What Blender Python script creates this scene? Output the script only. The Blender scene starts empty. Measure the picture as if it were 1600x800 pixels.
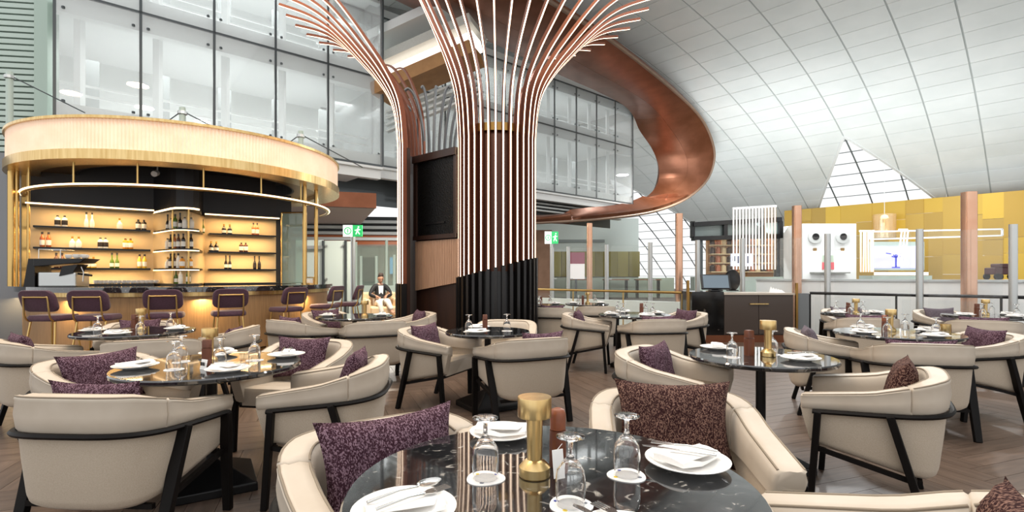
import bpy, math, random
from mathutils import Vector, Matrix
random.seed(7)
SC = bpy.context.scene
COL = SC.collection
PI = math.pi
# ------------------------------------------------------------------ camera
CAMZ = 1.3; FP = 800.0; HY = 430.0
cd = bpy.data.cameras.new('camera'); cam = bpy.data.objects.new('camera', cd); COL.objects.link(cam)
cam.location = (0, 0, CAMZ); cam.rotation_euler = (PI/2, 0, 0)
cd.sensor_width = 36; cd.lens = 36*FP/1600; cd.shift_y = (HY-400)/1600; cd.clip_start = .02; cd.clip_end = 400
SC.camera = cam
# ------------------------------------------------------------------ world: bright overcast daylight
W = bpy.data.worlds.new('world'); SC.world = W; W.use_nodes = True
bg = W.node_tree.nodes['Background']; bg.inputs[0].default_value = (1, 1, 1, 1); bg.inputs[1].default_value = .85
SC.view_settings.view_transform = 'Standard'; SC.view_settings.look = 'None'
SC.view_settings.gamma = 1; SC.view_settings.use_curve_mapping = False
SC.view_settings.exposure = 0.55
def area(name, loc, size, power, col=(1, 1, 1), rot=(0, 0, 0), sy=None, parent=None):
    l = bpy.data.lights.new(name, 'AREA'); l.energy = power; l.color = col
    l.shape = 'RECTANGLE' if sy else 'DISK'; l.size = size
    if sy: l.size_y = sy
    o = bpy.data.objects.new(name, l); COL.objects.link(o); o.location = loc; o.rotation_euler = rot
    if parent: o.parent = parent
    return o
# added downward area lights, no fittings (warm over bar side, cool over concourse side)
for (x, y, p, c) in ((-4.6, 4.0, 75, (1, .74, .48)), (-2.6, 3.2, 75, (1, .76, .5)), (-3.0, 6.6, 75, (1, .76, .5)), (-.6, 4.6, 60, (1, .82, .6)), (1.6, 5.6, 60, (1, .95, .88)), (3.6, 4.0, 70, (.96, .98, 1)), (5.6, 6.4, 70, (.96, .98, 1)), (.6, 1.8, 50, (1, .9, .78)),
                      (-3.6, 13.8, 120, (1, .9, .75)), (5.5, 13.5, 200, (1, 1, 1)), (9.5, 12.5, 260, (1, 1, 1)), (12, 19.5, 220, (1, 1, 1)), (18, 20, 180, (1, 1, 1)), (9.5, 28, 300, (1, 1, .97)), (22, 24, 140, (1, 1, 1)), (-5, 19, 120, (1, .95, .9))):
    area('hall_fill', (x, y, 8.6 if y < 10 else (3.2 if x < -2 else 7.4)), .7, p, c)
# unseen area lights added in mid-air over the concourse to brighten the vault
for (x, y, z, p) in ((14.8, 23.8, 3.9, 270), (10.8, 25.5, 4.4, 320), (20, 21, 3.4, 230), (8.0, 16.0, 3.2, 130), (15.0, 14.0, 3.2, 110), (10.0, 31.0, 3.6, 200)):
    o = area('vault_fill', (x, y, z), 5.0, p*.60, (.92, .98, 1), sy=3.0)
    o.rotation_euler = Vector((.52, .48, .70)).to_track_quat('-Z', 'Y').to_euler()

# ------------------------------------------------------------------ helpers
def at(px, py, Y): return Vector(((px-800)/FP*Y, Y, CAMZ-(py-HY)/FP*Y))
def lin(h):
    h = h.lstrip('#'); c = [int(h[i:i+2], 16)/255 for i in (0, 2, 4)]
    return tuple(x/12.92 if x <= .04045 else ((x+.055)/1.055)**2.4 for x in c)
MATS = {}
def mat(name, col, rough=.5, metal=0, emit=None, es=0, spec=None, trans=0, ior=None, alpha=1, sheen=0, coat=0):
    m = bpy.data.materials.new(name); m.use_nodes = True; b = m.node_tree.nodes['Principled BSDF']
    c = lin(col) if isinstance(col, str) else col
    b.inputs['Base Color'].default_value = (*c, 1); b.inputs['Roughness'].default_value = rough; b.inputs['Metallic'].default_value = metal
    if emit: b.inputs['Emission Color'].default_value = (*lin(emit), 1); b.inputs['Emission Strength'].default_value = es
    if spec is not None: b.inputs['Specular IOR Level'].default_value = spec
    if trans: b.inputs['Transmission Weight'].default_value = trans
    if ior: b.inputs['IOR'].default_value = ior
    if sheen: b.inputs['Sheen Weight'].default_value = sheen
    if coat: b.inputs['Coat Weight'].default_value = coat
    b.inputs['Alpha'].default_value = alpha
    MATS[name] = m
    return m
def nodes(m): return m.node_tree.nodes, m.node_tree.links, m.node_tree.nodes['Principled BSDF']
def vary(m, c2, scale=8, lo=.35, hi=.65, detail=4, stretch=(1, 1, 1), bump=0, bscale=None, kind='noise', coord='Object', rnd=0):
    N, L, b = nodes(m)
    tc = N.new('ShaderNodeTexCoord'); mp = N.new('ShaderNodeMapping'); mp.inputs['Scale'].default_value = stretch
    L.new(tc.outputs[coord], mp.inputs[0])
    if kind == 'noise':
        t = N.new('ShaderNodeTexNoise'); t.inputs['Detail'].default_value = detail; out = t.outputs['Fac']
    else:
        t = N.new('ShaderNodeTexVoronoi'); out = t.outputs['Distance']
    t.inputs['Scale'].default_value = scale; L.new(mp.outputs[0], t.inputs['Vector'])
    r = N.new('ShaderNodeValToRGB'); c1 = b.inputs['Base Color'].default_value[:]
    r.color_ramp.elements[0].position = lo; r.color_ramp.elements[0].color = c1
    r.color_ramp.elements[1].position = hi; r.color_ramp.elements[1].color = (*lin(c2), 1)
    L.new(out, r.inputs[0]); last = r.outputs[0]
    if rnd:
        oi = N.new('ShaderNodeObjectInfo'); mr = N.new('ShaderNodeMapRange'); mr.inputs[3].default_value = 1-rnd; mr.inputs[4].default_value = 1+rnd
        hs = N.new('ShaderNodeHueSaturation'); L.new(oi.outputs['Random'], mr.inputs[0]); L.new(mr.outputs[0], hs.inputs['Value']); L.new(last, hs.inputs['Color']); last = hs.outputs[0]
    L.new(last, b.inputs['Base Color'])
    if bump:
        bn = N.new('ShaderNodeBump'); bn.inputs['Strength'].default_value = bump; bn.inputs['Distance'].default_value = .01
        L.new(out, bn.inputs['Height']); L.new(bn.outputs[0], b.inputs['Normal'])
    return m
# ---- materials
floor_m = vary(mat('oak_plank', '#54453b', .36, spec=.5), '#705e51', 3.2, .3, .7, 6, (1, 9, 1), rnd=.16)
floor_base = mat('floor_base', '#4c443d', .6)
floor_far = vary(mat('floor_far', '#8a857e', .3), '#9b968f', 2)
uph = vary(mat('beige_linen', '#b3a491', .85, sheen=.1), '#bfb2a0', 220, .3, .7, 2, bump=.12)
uph2 = vary(mat('beige_leather', '#c0b3a2', .5), '#c8bcac', 6)
blackwood = vary(mat('black_wood', '#0b0908', .5, spec=.15), '#120e0d', 20, stretch=(1, 1, .1))
def cushion_mat(name, base, fleck):
    m = mat(name, base, .95, spec=.2); N, L, b = nodes(m)
    tc = N.new('ShaderNodeTexCoord'); mp = N.new('ShaderNodeMapping'); mp.inputs['Scale'].default_value = (1, .4, .55); mp.inputs['Rotation'].default_value = (0, .5, 0)
    L.new(tc.outputs['Object'], mp.inputs[0])
    v = N.new('ShaderNodeTexVoronoi'); v.inputs['Scale'].default_value = 360; L.new(mp.outputs[0], v.inputs['Vector'])
    n = N.new('ShaderNodeTexNoise'); n.inputs['Scale'].default_value = 160; L.new(tc.outputs['Object'], n.inputs['Vector'])
    r = N.new('ShaderNodeValToRGB'); r.color_ramp.elements[0].position = .52; r.color_ramp.elements[0].color = (*lin(base), 1)
    r.color_ramp.elements[1].position = .72; r.color_ramp.elements[1].color = (*lin(fleck), 1)
    sp = N.new('ShaderNodeSeparateColor'); L.new(v.outputs['Color'], sp.inputs[0])
    mx = N.new('ShaderNodeMath'); mx.operation = 'MULTIPLY_ADD'; mx.inputs[1].default_value = .6; L.new(sp.outputs[0], mx.inputs[0])
    m2 = N.new('ShaderNodeMath'); m2.operation = 'MULTIPLY'; m2.inputs[1].default_value = .45; L.new(n.outputs['Fac'], m2.inputs[0]); L.new(m2.outputs[0], mx.inputs[2])
    L.new(mx.outputs[0], r.inputs[0]); L.new(r.outputs[0], b.inputs['Base Color'])
    bn = N.new('ShaderNodeBump'); bn.inputs['Strength'].default_value = .6; bn.inputs['Distance'].default_value = .004; bn.invert = True
    L.new(v.outputs['Distance'], bn.inputs['Height']); L.new(bn.outputs[0], b.inputs['Normal'])
    return m
cush_p = cushion_mat('purple_weave', '#381f2a', '#866b78')
cush_b = cushion_mat('aubergine_weave', '#301819', '#85665a')
cush_g = cushion_mat('mauve_grey_weave', '#5b5159', '#7c7279')
purple = vary(mat('stool_purple', '#4a2f3c', .8, sheen=.15), '#533646', 60)
# marble
marble = mat('black_marble', '#141416', .05, spec=1.0, ior=1.6, coat=.3)
def _mar():
    N, L, b = nodes(marble); tc = N.new('ShaderNodeTexCoord')
    n1 = N.new('ShaderNodeTexNoise'); n1.inputs['Scale'].default_value = 24; n1.inputs['Detail'].default_value = 8; n1.inputs['Distortion'].default_value = 1.4
    L.new(tc.outputs['Object'], n1.inputs['Vector'])
    r = N.new('ShaderNodeValToRGB'); e = r.color_ramp.elements
    e[0].position = .0; e[0].color = (*lin('#161618'), 1); e[1].position = .54; e[1].color = (*lin('#1d1e20'), 1)
    x = e.new(.635); x.color = (*lin('#3a3a3a'), 1); x = e.new(.73); x.color = (*lin('#b5b0a8'), 1)
    L.new(n1.outputs['Fac'], r.inputs[0]); L.new(r.outputs[0], b.inputs['Base Color'])
_mar()
blackmetal = mat('black_metal', '#0d0d0f', .32, .2)
brass = vary(mat('brushed_brass', '#e0c48c', .28, 1), '#cdab70', 30, stretch=(1, 1, .05))
brass_dk = mat('aged_brass', '#a07c45', .35, 1)
goldtube = mat('gold_tube', '#d2b070', .3, 1)
millwood = vary(mat('walnut', '#5a2f1c', .45), '#6d3b25', 30, stretch=(1, 1, .15))
porcelain = mat('porcelain', '#f4f3f0', .15)
paper = mat('white_paper', '#f6f4f1', .8)
linen = mat('napkin_linen', '#f5f3f0', .9)
steel = mat('steel', '#cfcfcd', .18, 1)
brushed = mat('brushed_steel', '#c6c9c8', .35, .9)
glassm = mat('clear_glass', '#ffffff', .0, trans=1, ior=1.45)
def thin_glass(name, tint, refl=.12, op=.10, rough=.02):
    m = bpy.data.materials.new(name); m.use_nodes = True; N = m.node_tree.nodes; L = m.node_tree.links; N.clear()
    o = N.new('ShaderNodeOutputMaterial'); tr = N.new('ShaderNodeBsdfTransparent'); tr.inputs[0].default_value = (*lin(tint), 1)
    g = N.new('ShaderNodeBsdfGlossy'); g.inputs['Roughness'].default_value = rough
    d = N.new('ShaderNodeBsdfDiffuse'); d.inputs[0].default_value = (*lin(tint), 1)
    fr = N.new('ShaderNodeLayerWeight'); pw_ = N.new('ShaderNodeMath'); pw_.operation = 'POWER'; pw_.inputs[1].default_value = 5; L.new(fr.outputs['Facing'], pw_.inputs[0])
    ad = N.new('ShaderNodeMath'); ad.operation = 'MULTIPLY_ADD'; ad.inputs[1].default_value = .6; ad.inputs[2].default_value = refl; ad.use_clamp = True; L.new(pw_.outputs[0], ad.inputs[0])
    m1 = N.new('ShaderNodeMixShader'); m1.inputs[0].default_value = op; L.new(tr.outputs[0], m1.inputs[1]); L.new(d.outputs[0], m1.inputs[2])
    m2 = N.new('ShaderNodeMixShader'); L.new(ad.outputs[0], m2.inputs[0]); L.new(m1.outputs[0], m2.inputs[1]); L.new(g.outputs[0], m2.inputs[2])
    L.new(m2.outputs[0], o.inputs[0]); return m
pane_m = thin_glass('pane_glass', '#fdfefe', .015, .025)
fac_glass = thin_glass('fritted_glass', '#f4f6f6', .04, .22)
copper = vary(mat('copper_cladding', '#74452d', .34, .55), '#84523a', 1.5, stretch=(1, 1, 1))
copper_post = vary(mat('copper_post', '#d2a183', .25, .8), '#dcb196', 3)
strip_m = mat('bronze_strip', '#7d4a36', .4, .5)
core_m = mat('bronze_core', '#56301f', .5, .3)
led = mat('led_warm', '#fff2e2', .5, emit='#ffdfc0', es=3.0)
led_amber = mat('led_amber', '#fff0d8', .5, emit='#ffd6a0', es=2.6)
led_white = mat('led_white', '#ffffff', .5, emit='#fff3e8', es=.85)
led_rod = mat('led_rod_amber', '#ffe6c8', .5, emit='#ffd9b0', es=.8)
blackfin = mat('black_fin', '#141212', .35, .1)
greytube = mat('grey_tube', '#71767a', .4, .4)
white = mat('white_paint', '#eceeed', .6)
offw = mat('grey_white', '#dcdfdd', .6)
ceil_m = vary(mat('ceiling_panel', '#eef1ef', .55), '#e6eae8', .6, rnd=.02)
joint_m = mat('ceiling_joint', '#b9bdbb', .9)
dark = mat('charcoal_wall', '#262527', .45)
darkbrown = vary(mat('dark_brown', '#2a1a14', .4), '#341f17', 12, stretch=(1, 1, .1))
slatwood = vary(mat('pale_slat_wood', '#b58f74', .55), '#a37f66', 14, stretch=(4, 4, .2))
barwood = vary(mat('bar_wood', '#8a6a46', .5), '#9a774f', 14, stretch=(4, 4, .2))
cream = mat('cream_backsplash', '#dcc193', .6)
steelgrey = mat('mullion', '#4b5052', .4, .4)
greengrey = mat('green_grey', '#b5c4bb', .5)
yellow = mat('ochre_panel', '#b8922e', .5)
# ---- mesh builder
class MB:
    def __init__(s): s.v = []; s.f = []; s.mi = []; s.m = 0
    def add(s, V, F):
        b = len(s.v); s.v += [tuple(v) for v in V]; s.f += [tuple(i+b for i in f) for f in F]; s.mi += [s.m]*len(F); return s
    def box(s, a, b):
        (x0, y0, z0), (x1, y1, z1) = a, b
        return s.add([(x0, y0, z0), (x1, y0, z0), (x1, y1, z0), (x0, y1, z0), (x0, y0, z1), (x1, y0, z1), (x1, y1, z1), (x0, y1, z1)],
              [(0, 3, 2, 1), (4, 5, 6, 7), (0, 1, 5, 4), (1, 2, 6, 5), (2, 3, 7, 6), (3, 0, 4, 7)])
    def cbox(s, c, d): return s.box([c[i]-d[i]/2 for i in range(3)], [c[i]+d[i]/2 for i in range(3)])
    def bar(s, a, b, w, h, up=(0, 0, 1), w2=None, h2=None):
        a = Vector(a); b = Vector(b); d = (b-a).normalized(); u = Vector(up)
        if abs(d.dot(u)) > .98: u = Vector((0, 1, 0))
        x = d.cross(u).normalized(); y = x.cross(d)
        V = []
        for p, ww, hh in ((a, w, h), (b, w2 or w, h2 or h)):
            for sx, sy in ((-1, -1), (1, -1), (1, 1), (-1, 1)): V.append(p+x*sx*ww/2+y*sy*hh/2)
        return s.add(V, [(3, 2, 1, 0), (4, 5, 6, 7), (0, 1, 5, 4), (1, 2, 6, 5), (2, 3, 7, 6), (3, 0, 4, 7)])
    def tube(s, P, r, n=8, cap=True, closed=False):
        P = [Vector(p) for p in P]; V = []; F = []; m = len(P); ux = None
        for i, p in enumerate(P):
            d = (P[(i+1) % m]-P[i-1]) if closed else (P[min(i+1, m-1)]-P[max(i-1, 0)])
            d.normalize()
            if ux is None:
                u = Vector((0, 0, 1)) if abs(d.z) < .95 else Vector((1, 0, 0)); ux = d.cross(u).normalized()
            else: ux = (ux-d*ux.dot(d)).normalized()
            uy = d.cross(ux); rr = r[i] if isinstance(r, (list, tuple)) else r
            for k in range(n):
                a = 2*PI*k/n; V.append(p+ux*math.cos(a)*rr+uy*math.sin(a)*rr)
        for i in range(m if closed else m-1):
            j = (i+1) % m
            for k in range(n):
                k2 = (k+1) % n; F.append((i*n+k, i*n+k2, j*n+k2, j*n+k))
        if cap and not closed: F.append(tuple(range(n-1, -1, -1))); F.append(tuple((m-1)*n+k for k in range(n)))
        return s.add(V, F)
    def lathe(s, prof, n=24, c=(0, 0, 0)):
        V = []; F = []; m = len(prof)
        for r, z in prof:
            for k in range(n):
                a = 2*PI*k/n; V.append((c[0]+max(r, 1e-4)*math.cos(a), c[1]+max(r, 1e-4)*math.sin(a), c[2]+z))
        for i in range(m-1):
            for k in range(n):
                k2 = (k+1) % n; F.append((i*n+k, i*n+k2, (i+1)*n+k2, (i+1)*n+k))
        F.append(tuple(range(n-1, -1, -1))); F.append(tuple((m-1)*n+k for k in range(n)))
        return s.add(V, F)
    def prism(s, poly, z0, z1):
        n = len(poly); V = [(x, y, z0) for x, y in poly]+[(x, y, z1) for x, y in poly]
        return s.add(V, [tuple(range(n-1, -1, -1)), tuple(range(n, 2*n))]+[(i, (i+1) % n, n+(i+1) % n, n+i) for i in range(n)])
    def loft(s, rings, closed_ring=True, caps=True):
        n = len(rings[0]); V = [p for r in rings for p in r]; F = []
        for i in range(len(rings)-1):
            for k in range(n if closed_ring else n-1):
                k2 = (k+1) % n; F.append((i*n+k, i*n+k2, (i+1)*n+k2, (i+1)*n+k))
        if caps and closed_ring: F.append(tuple(range(n-1, -1, -1))); F.append(tuple((len(rings)-1)*n+k for k in range(n)))
        return s.add(V, F)
    def arcwall(s, c, r0, r1, z0, z1, a0, a1, n):      # curved slab, angles in degrees
        rings = []
        for i in range(n+1):
            a = math.radians(a0+(a1-a0)*i/n); ca, sa = math.cos(a), math.sin(a)
            rings.append([(c[0]+r*ca, c[1]+r*sa, z) for r, z in ((r0, z0), (r1, z0), (r1, z1), (r0, z1))])
        return s.loft(rings, True, abs(a1-a0) < 359.9)
    def build(s, name, mats, parent=None, smooth=None, loc=(0, 0, 0), rz=0, bevel=0, kind=None):
        me = bpy.data.meshes.new(name); me.from_pydata([tuple(v) for v in s.v], [], s.f)
        mats = mats if isinstance(mats, (list, tuple)) else [mats]
        for m in mats: me.materials.append(m)
        if any(s.mi): me.polygons.foreach_set('material_index', s.mi)
        me.validate(); me.update()
        o = bpy.data.objects.new(name, me); COL.objects.link(o); o.location = loc; o.rotation_euler = (0, 0, rz)
        if smooth is not None:
            me.polygons.foreach_set('use_smooth', [True]*len(me.polygons))
            try: me.set_sharp_from_angle(angle=math.radians(smooth))
            except Exception: pass
        if bevel:
            b = o.modifiers.new('bevel', 'BEVEL'); b.width = bevel; b.segments = 2; b.limit_method = 'ANGLE'
        if parent: o.parent = parent
        if kind: o['kind'] = kind
        return o
def tag(o, label, cat, group=None):
    o['label'] = label; o['category'] = cat
    if group: o['group'] = group
    return o
def empty(name, loc=(0, 0, 0), rz=0, label=None, cat=None, group=None, kind=None):
    o = bpy.data.objects.new(name, None); COL.objects.link(o); o.location = loc; o.rotation_euler = (0, 0, rz); o.empty_display_size = .1
    if label: tag(o, label, cat, group)
    if kind: o['kind'] = kind
    return o
KIDS = {}
def copy_tree(o, parent=None):
    c = o.copy(); COL.objects.link(c); c.parent = parent
    for k in list(c.keys()):
        if k in ('label', 'group') and parent is None: del c[k]
    for ch in [x for x in COL.objects if x.parent == o]: copy_tree(ch, c)
    return c
def struct(o): o['kind'] = 'structure'; return o
def cat_rom(P, n):
    P = [Vector(p) for p in P]; out = []
    for i in range(len(P)-1):
        p0 = P[max(i-1, 0)]; p1 = P[i]; p2 = P[i+1]; p3 = P[min(i+2, len(P)-1)]
        for k in range(n):
            t = k/n; out.append(.5*((2*p1)+(p2-p0)*t+(2*p0-5*p1+4*p2-p3)*t*t+(3*p1-p0-3*p2+p3)*t**3))
    out.append(P[-1]); return out
def interp(x, T):
    if x <= T[0][0]: return T[0][1]
    for (a, b), (c, d) in zip(T, T[1:]):
        if x <= c: return b+(d-b)*(x-a)/(c-a)
    return T[-1][1]

# =================================================================== FLOOR
floor = struct(MB().box((-26, -4, -.30), (40, 50, -.014)).build('floor', [floor_base]))
L_, W_ = .96, .16
plank_me = None
cand = []
a45 = math.radians(20)
ca, sa = math.cos(a45), math.sin(a45)
# herringbone: pairs of planks stepping
R6 = int(L_/W_)
for i in range(-90, 90):
    for j in range(-30, 30):
        for k in (0, 1):
            # horizontal plank (k=0) and vertical plank (k=1)
            bx = i*W_+j*L_*1.0; by = i*W_-j*L_*1.0
            if k == 0: cx, cy, r = bx+L_/2, by+W_/2, 0
            else: cx, cy, r = bx+L_+W_/2-W_*0, by+W_-L_/2, PI/2
            if k == 1: cx, cy = bx+L_+W_/2, by+W_-L_/2+0
            x = cx*ca-cy*sa; y = cx*sa+cy*ca+3
            if y < 1.2 or y > 13: continue
            if abs(x) > y*1.04+1.6 or x > 8 or x < -12: continue
            cand.append((x, y, r+a45))
cand.sort(key=lambda t: t[1] + .15*abs(t[0]))
cand = [c for c in cand if c[1] > 1.6]
pm = MB().box((-L_/2+.0016, -W_/2+.0016, -.0135), (L_/2-.0016, W_/2-.0016, 0))
first = None; rest = MB()
for n, (x, y, r) in enumerate(cand):
    if n < 300:
        if first is None:
            first = pm.build('plank', [floor_m], floor, loc=(x, y, 0), rz=r); o = first
        else:
            o = first.copy(); COL.objects.link(o); o.location = (x, y, 0); o.rotation_euler = (0, 0, r)
    else:
        c_, s_ = math.cos(r), math.sin(r)
        rest.add([(x+vx*c_-vy*s_, y+vx*s_+vy*c_, vz) for vx, vy, vz in pm.v], pm.f)
rest.build('far_planks', [floor_m], floor, kind='stuff')
print('planks', len(cand))

# =================================================================== CEILING VAULT
VP = 49.6; T0 = 16.145; Z0 = -31.65; RR = 43.32
dd = Vector(((VP-800)/800, 1, 0)).normalized(); pp = Vector((dd.y, -dd.x, 0))
def vault(u, v, off=0):      # v = arc length measured from the crown (positive away from camera)
    a = v/RR; r = RR-off
    t = T0+r*math.sin(a); z = Z0+r*math.cos(a)
    q = dd*u+pp*t; return Vector((q.x, q.y, z))
def v_of_t(t): return RR*math.asin((t-T0)/RR)
US, VS = 1.795, 1.10; UO = 4.2786
APEX = v_of_t(31.8); BOT = v_of_t(46.0)
tris = []
for uc in (UO+2*US, UO+2*US+15.4):
    hw = 3.0/(v_of_t(38)-APEX)*(BOT-APEX)
    tris.append([(uc, APEX), (uc+hw, BOT), (uc-hw, BOT)])
def clip(poly, a, b, keep_left):
    out = []; n = len(poly)
    def sd(p): return ((b[0]-a[0])*(p[1]-a[1])-(b[1]-a[1])*(p[0]-a[0]))*(1 if keep_left else -1)
    for i in range(n):
        p, q = poly[i], poly[(i+1) % n]; sp, sq = sd(p), sd(q)
        if sp >= 0: out.append(p)
        if (sp > 0 and sq < 0) or (sp < 0 and sq > 0):
            t = sp/(sp-sq); out.append((p[0]+(q[0]-p[0])*t, p[1]+(q[1]-p[1])*t))
    return out
def minus(poly, tri):
    area2 = sum(tri[i][0]*tri[(i+1) % 3][1]-tri[(i+1) % 3][0]*tri[i][1] for i in range(3)); left = area2 > 0
    res = []; cur = poly
    for i in range(3):
        a, b = tri[i], tri[(i+1) % 3]
        o = clip(cur, a, b, not left)
        if len(o) > 2: res.append(o)
        cur = clip(cur, a, b, left)
        if len(cur) < 3: break
    return res
ceil = struct(empty('ceiling'))
back = MB(); pieces = []
V0, V1 = v_of_t(7.0), v_of_t(45.4)
iv0, iv1 = int(V0/VS)-1, int(V1/VS)+1
for iu in range(-14, 20):
    for iv in range(iv0, iv1):
        u0, u1, w0, w1 = UO+iu*US, UO+(iu+1)*US, iv*VS, (iv+1)*VS
        def shr(g): return [(u0+g, w0+g*.5), (u1-g, w0+g*.5), (u1-g, w1-g*.5), (u0+g, w1-g*.5)]
        P = [shr(.03)]; B = [shr(0)]
        for T in tris:
            P = [r for q in P for r in minus(q, T)]; B = [r for q in B for r in minus(q, T)]
        for q in B:
            n = len(q); back.add([vault(u, v, -.03) for u, v in q]+[vault(u, v, -.2) for u, v in q], [tuple(range(n)), tuple(range(2*n-1, n-1, -1))])
        for q in P:
            c = vault(sum(p[0] for p in q)/len(q), sum(p[1] for p in q)/len(q))
            sx = 800+800*c.x/c.y if c.y > 1 else 9999; sy = 430-800*(c.z-1.3)/c.y if c.y > 1 else -999
            vis = 560 < sx < 1650 and -40 < sy < 345
            pieces.append((0 if vis else 1, c.length, q))
pieces.sort(key=lambda t: t[:2])
stuff = MB()
for n, (_, _, q) in enumerate(pieces):
    m = len(q); V = [vault(u, v, 0) for u, v in q]+[vault(u, v, -.035) for u, v in q]
    F = [tuple(range(m)), tuple(range(2*m-1, m-1, -1))]+[(i, m+i, m+(i+1) % m, (i+1) % m) for i in range(m)]
    if n < 300: MB().add(V, F).build('ceiling_panel', [ceil_m], ceil)
    else: stuff.add(V, F)
stuff.build('far_ceiling_panels', [ceil_m], ceil, kind='stuff')
back.build('ceiling_backing', [joint_m], ceil)
# skylight triangles: glazing bars on the same grid, with glass panes
mull_l = mat('skylight_bar', '#8f9696', .5)
for k, T in enumerate(tris):
    w = struct(empty('window_%d' % (k+1)))
    left = sum(T[i][0]*T[(i+1) % 3][1]-T[(i+1) % 3][0]*T[i][1] for i in range(3)) > 0
    bars = MB()
    for i in range(3):
        a, b = T[i], T[(i+1) % 3]
        pts = [vault(a[0]+(b[0]-a[0])*t/14, a[1]+(b[1]-a[1])*t/14, -.04) for t in range(15)]
        for p, q in zip(pts, pts[1:]): bars.bar(p, q, .14, .14)
    bars.build('window_frame', [white], w)
    bar2 = MB()
    for iu in range(-16, 30):
        for iv in range(iv0, iv1+1):
            u0, w0 = UO+iu*US, iv*VS
            q = [(u0, w0), (u0+US, w0), (u0+US, w0+VS), (u0, w0+VS)]
            for i in range(3): q = clip(q, T[i], T[(i+1) % 3], left) if len(q) > 2 else q
            if len(q) < 3: continue
            m = len(q)
            V = [vault(u, v, -.10) for u, v in q]+[vault(u, v, -.12) for u, v in q]
            MB().add(V, [tuple(range(m)), tuple(range(2*m-1, m-1, -1))]).build('pane', [pane_m], w)
            for i in range(m):
                a, b = q[i], q[(i+1) % m]
                on_u = abs(a[0]-b[0]) < 1e-6; on_v = abs(a[1]-b[1]) < 1e-6
                if on_u or on_v:
                    bar2.bar(vault(*a, -.04), vault(*b, -.04), .06 if on_u else .04, .06 if on_u else .04)
    bar2.build('glazing_bars', [mull_l], w)

# =================================================================== GLASS FACADE (upper floor)
FD = Vector((1, .87, 0)).normalized(); FN = Vector((FD.y, -FD.x, 0))     # FN points towards the hall
def facade(P0, edges_px, zs, name, tilt=0):
    root = struct(empty(name))
    def onpl(px):
        k = (px-800)/800   # X = k Y on plane P0 + s FD
        s = (k*P0.y-P0.x)/(FD.x-k*FD.y); return s
    S = [onpl(p) for p in edges_px]
    frame = MB()
    for i in range(len(S)-1):
        for j in range(len(zs)-1):
            a = P0+FD*(S[i]+.03); b = P0+FD*(S[i+1]-.03)
            m = MB(); z0, z1 = zs[j]+.03, zs[j+1]-.03
            V = []
            for off in (0, .03):
                for p, z in ((a, z0), (b, z0), (b, z1), (a, z1)): q = p-FN*off; V.append((q.x, q.y, z))
            m.add(V, [(0, 1, 2, 3), (7, 6, 5, 4), (0, 4, 5, 1), (1, 5, 6, 2), (2, 6, 7, 3), (3, 7, 4, 0)])
            m.build('glass_pane', [fac_glass], root)
            # spider clamps
            for p in (a+FD*.12, b-FD*.12):
                for z in (z0+.35, z1-.35): frame.cbox((p.x+FN.x*.02, p.y+FN.y*.02, z), (.05, .05, .05))
    for s in S:
        p = P0+FD*s-FN*.03; frame.bar((p.x, p.y, zs[0]), (p.x, p.y, zs[-1]), .06, .05, up=FN)
    for z in zs:
        a = P0+FD*S[0]-FN*.03; b = P0+FD*S[-1]-FN*.03; frame.bar((a.x, a.y, z), (b.x, b.y, z), .05, .06)
    frame.build('mullion_frame', [steelgrey], root)
    # floor slabs, posts, rear wall of the upper storeys
    sl = MB()
    def slab(z0, z1, d0, d1, s0=S[0], s1=S[-1], mb=sl):
        q = [P0+FD*s0-FN*d0, P0+FD*s1-FN*d0, P0+FD*s1-FN*d1, P0+FD*s0-FN*d1]
        mb.prism([(p.x, p.y) for p in q], z0, z1)
    for z in zs: slab(z-.42, z+.38, .14, .40)
    slab(zs[0]-.12, zs[0]-.04, 0.0, 4.5)
    for z in zs[1:]: slab(z-.1, z+.1, .4, 4.5)
    sl.build('floor_slab', [white], root)
    bk = MB(); slab(zs[0], zs[-1], 4.3, 4.5, mb=bk); bk.build('rear_wall', [offw], root)
    for s in S[:-1]:
        p = P0+FD*(s+.45)-FN*.9; MB().bar((p.x, p.y, zs[0]), (p.x, p.y, zs[-1]), .16, .16).build('column', [white], root)
    rl = MB()
    for j in range(len(zs)-1):
        for h in (.9, 1.15):
            a = P0+FD*S[0]-FN*1.2; b = P0+FD*S[-1]-FN*1.2; rl.bar((a.x, a.y, zs[j]+h), (b.x, b.y, zs[j]+h), .05, .05)
    rl.build('guard_rail', [white], root)
    cur = MB()
    for i in range(len(S)-1):
        s = S[i]+.7
        while s < S[i+1]-.4:
            for j in range(len(zs)-1):
                p = P0+FD*s-FN*2.2; cur.bar((p.x, p.y, zs[j]+.5), (p.x, p.y, zs[j+1]-.75), .36, .06, up=FN)
            s += .52
    cur.build('blind_slats', [mat('blind_grey', '#9aa09f', .7)], root)
    return root, S, onpl
PL = Vector((-4.25, 17, 0)); PR = Vector((-4.625, 18.5, 0))
f1, S1, on1 = facade(PL, [85, 220, 335, 431, 513, 598], [4.92, 7.82, 10.75], 'wall_glass_left')
# right facade: equal bays
tmp = (FD.x, FD.y)
def spx(s, P0): q = P0+FD*s; return 800+800*q.x/q.y
k0 = (867-800)/800; sA = (k0*PR.y-PR.x)/(FD.x-k0*FD.y); k1 = (989-800)/800; sB = (k1*PR.y-PR.x)/(FD.x-k1*FD.y)
bay = (sB-sA)/4
edges = [spx(sB-bay*i, PR) for i in range(11, -1, -1)]
f2, S2, on2 = facade(PR, edges, [5.25, 8.35, 10.6], 'wall_glass_right')
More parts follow.
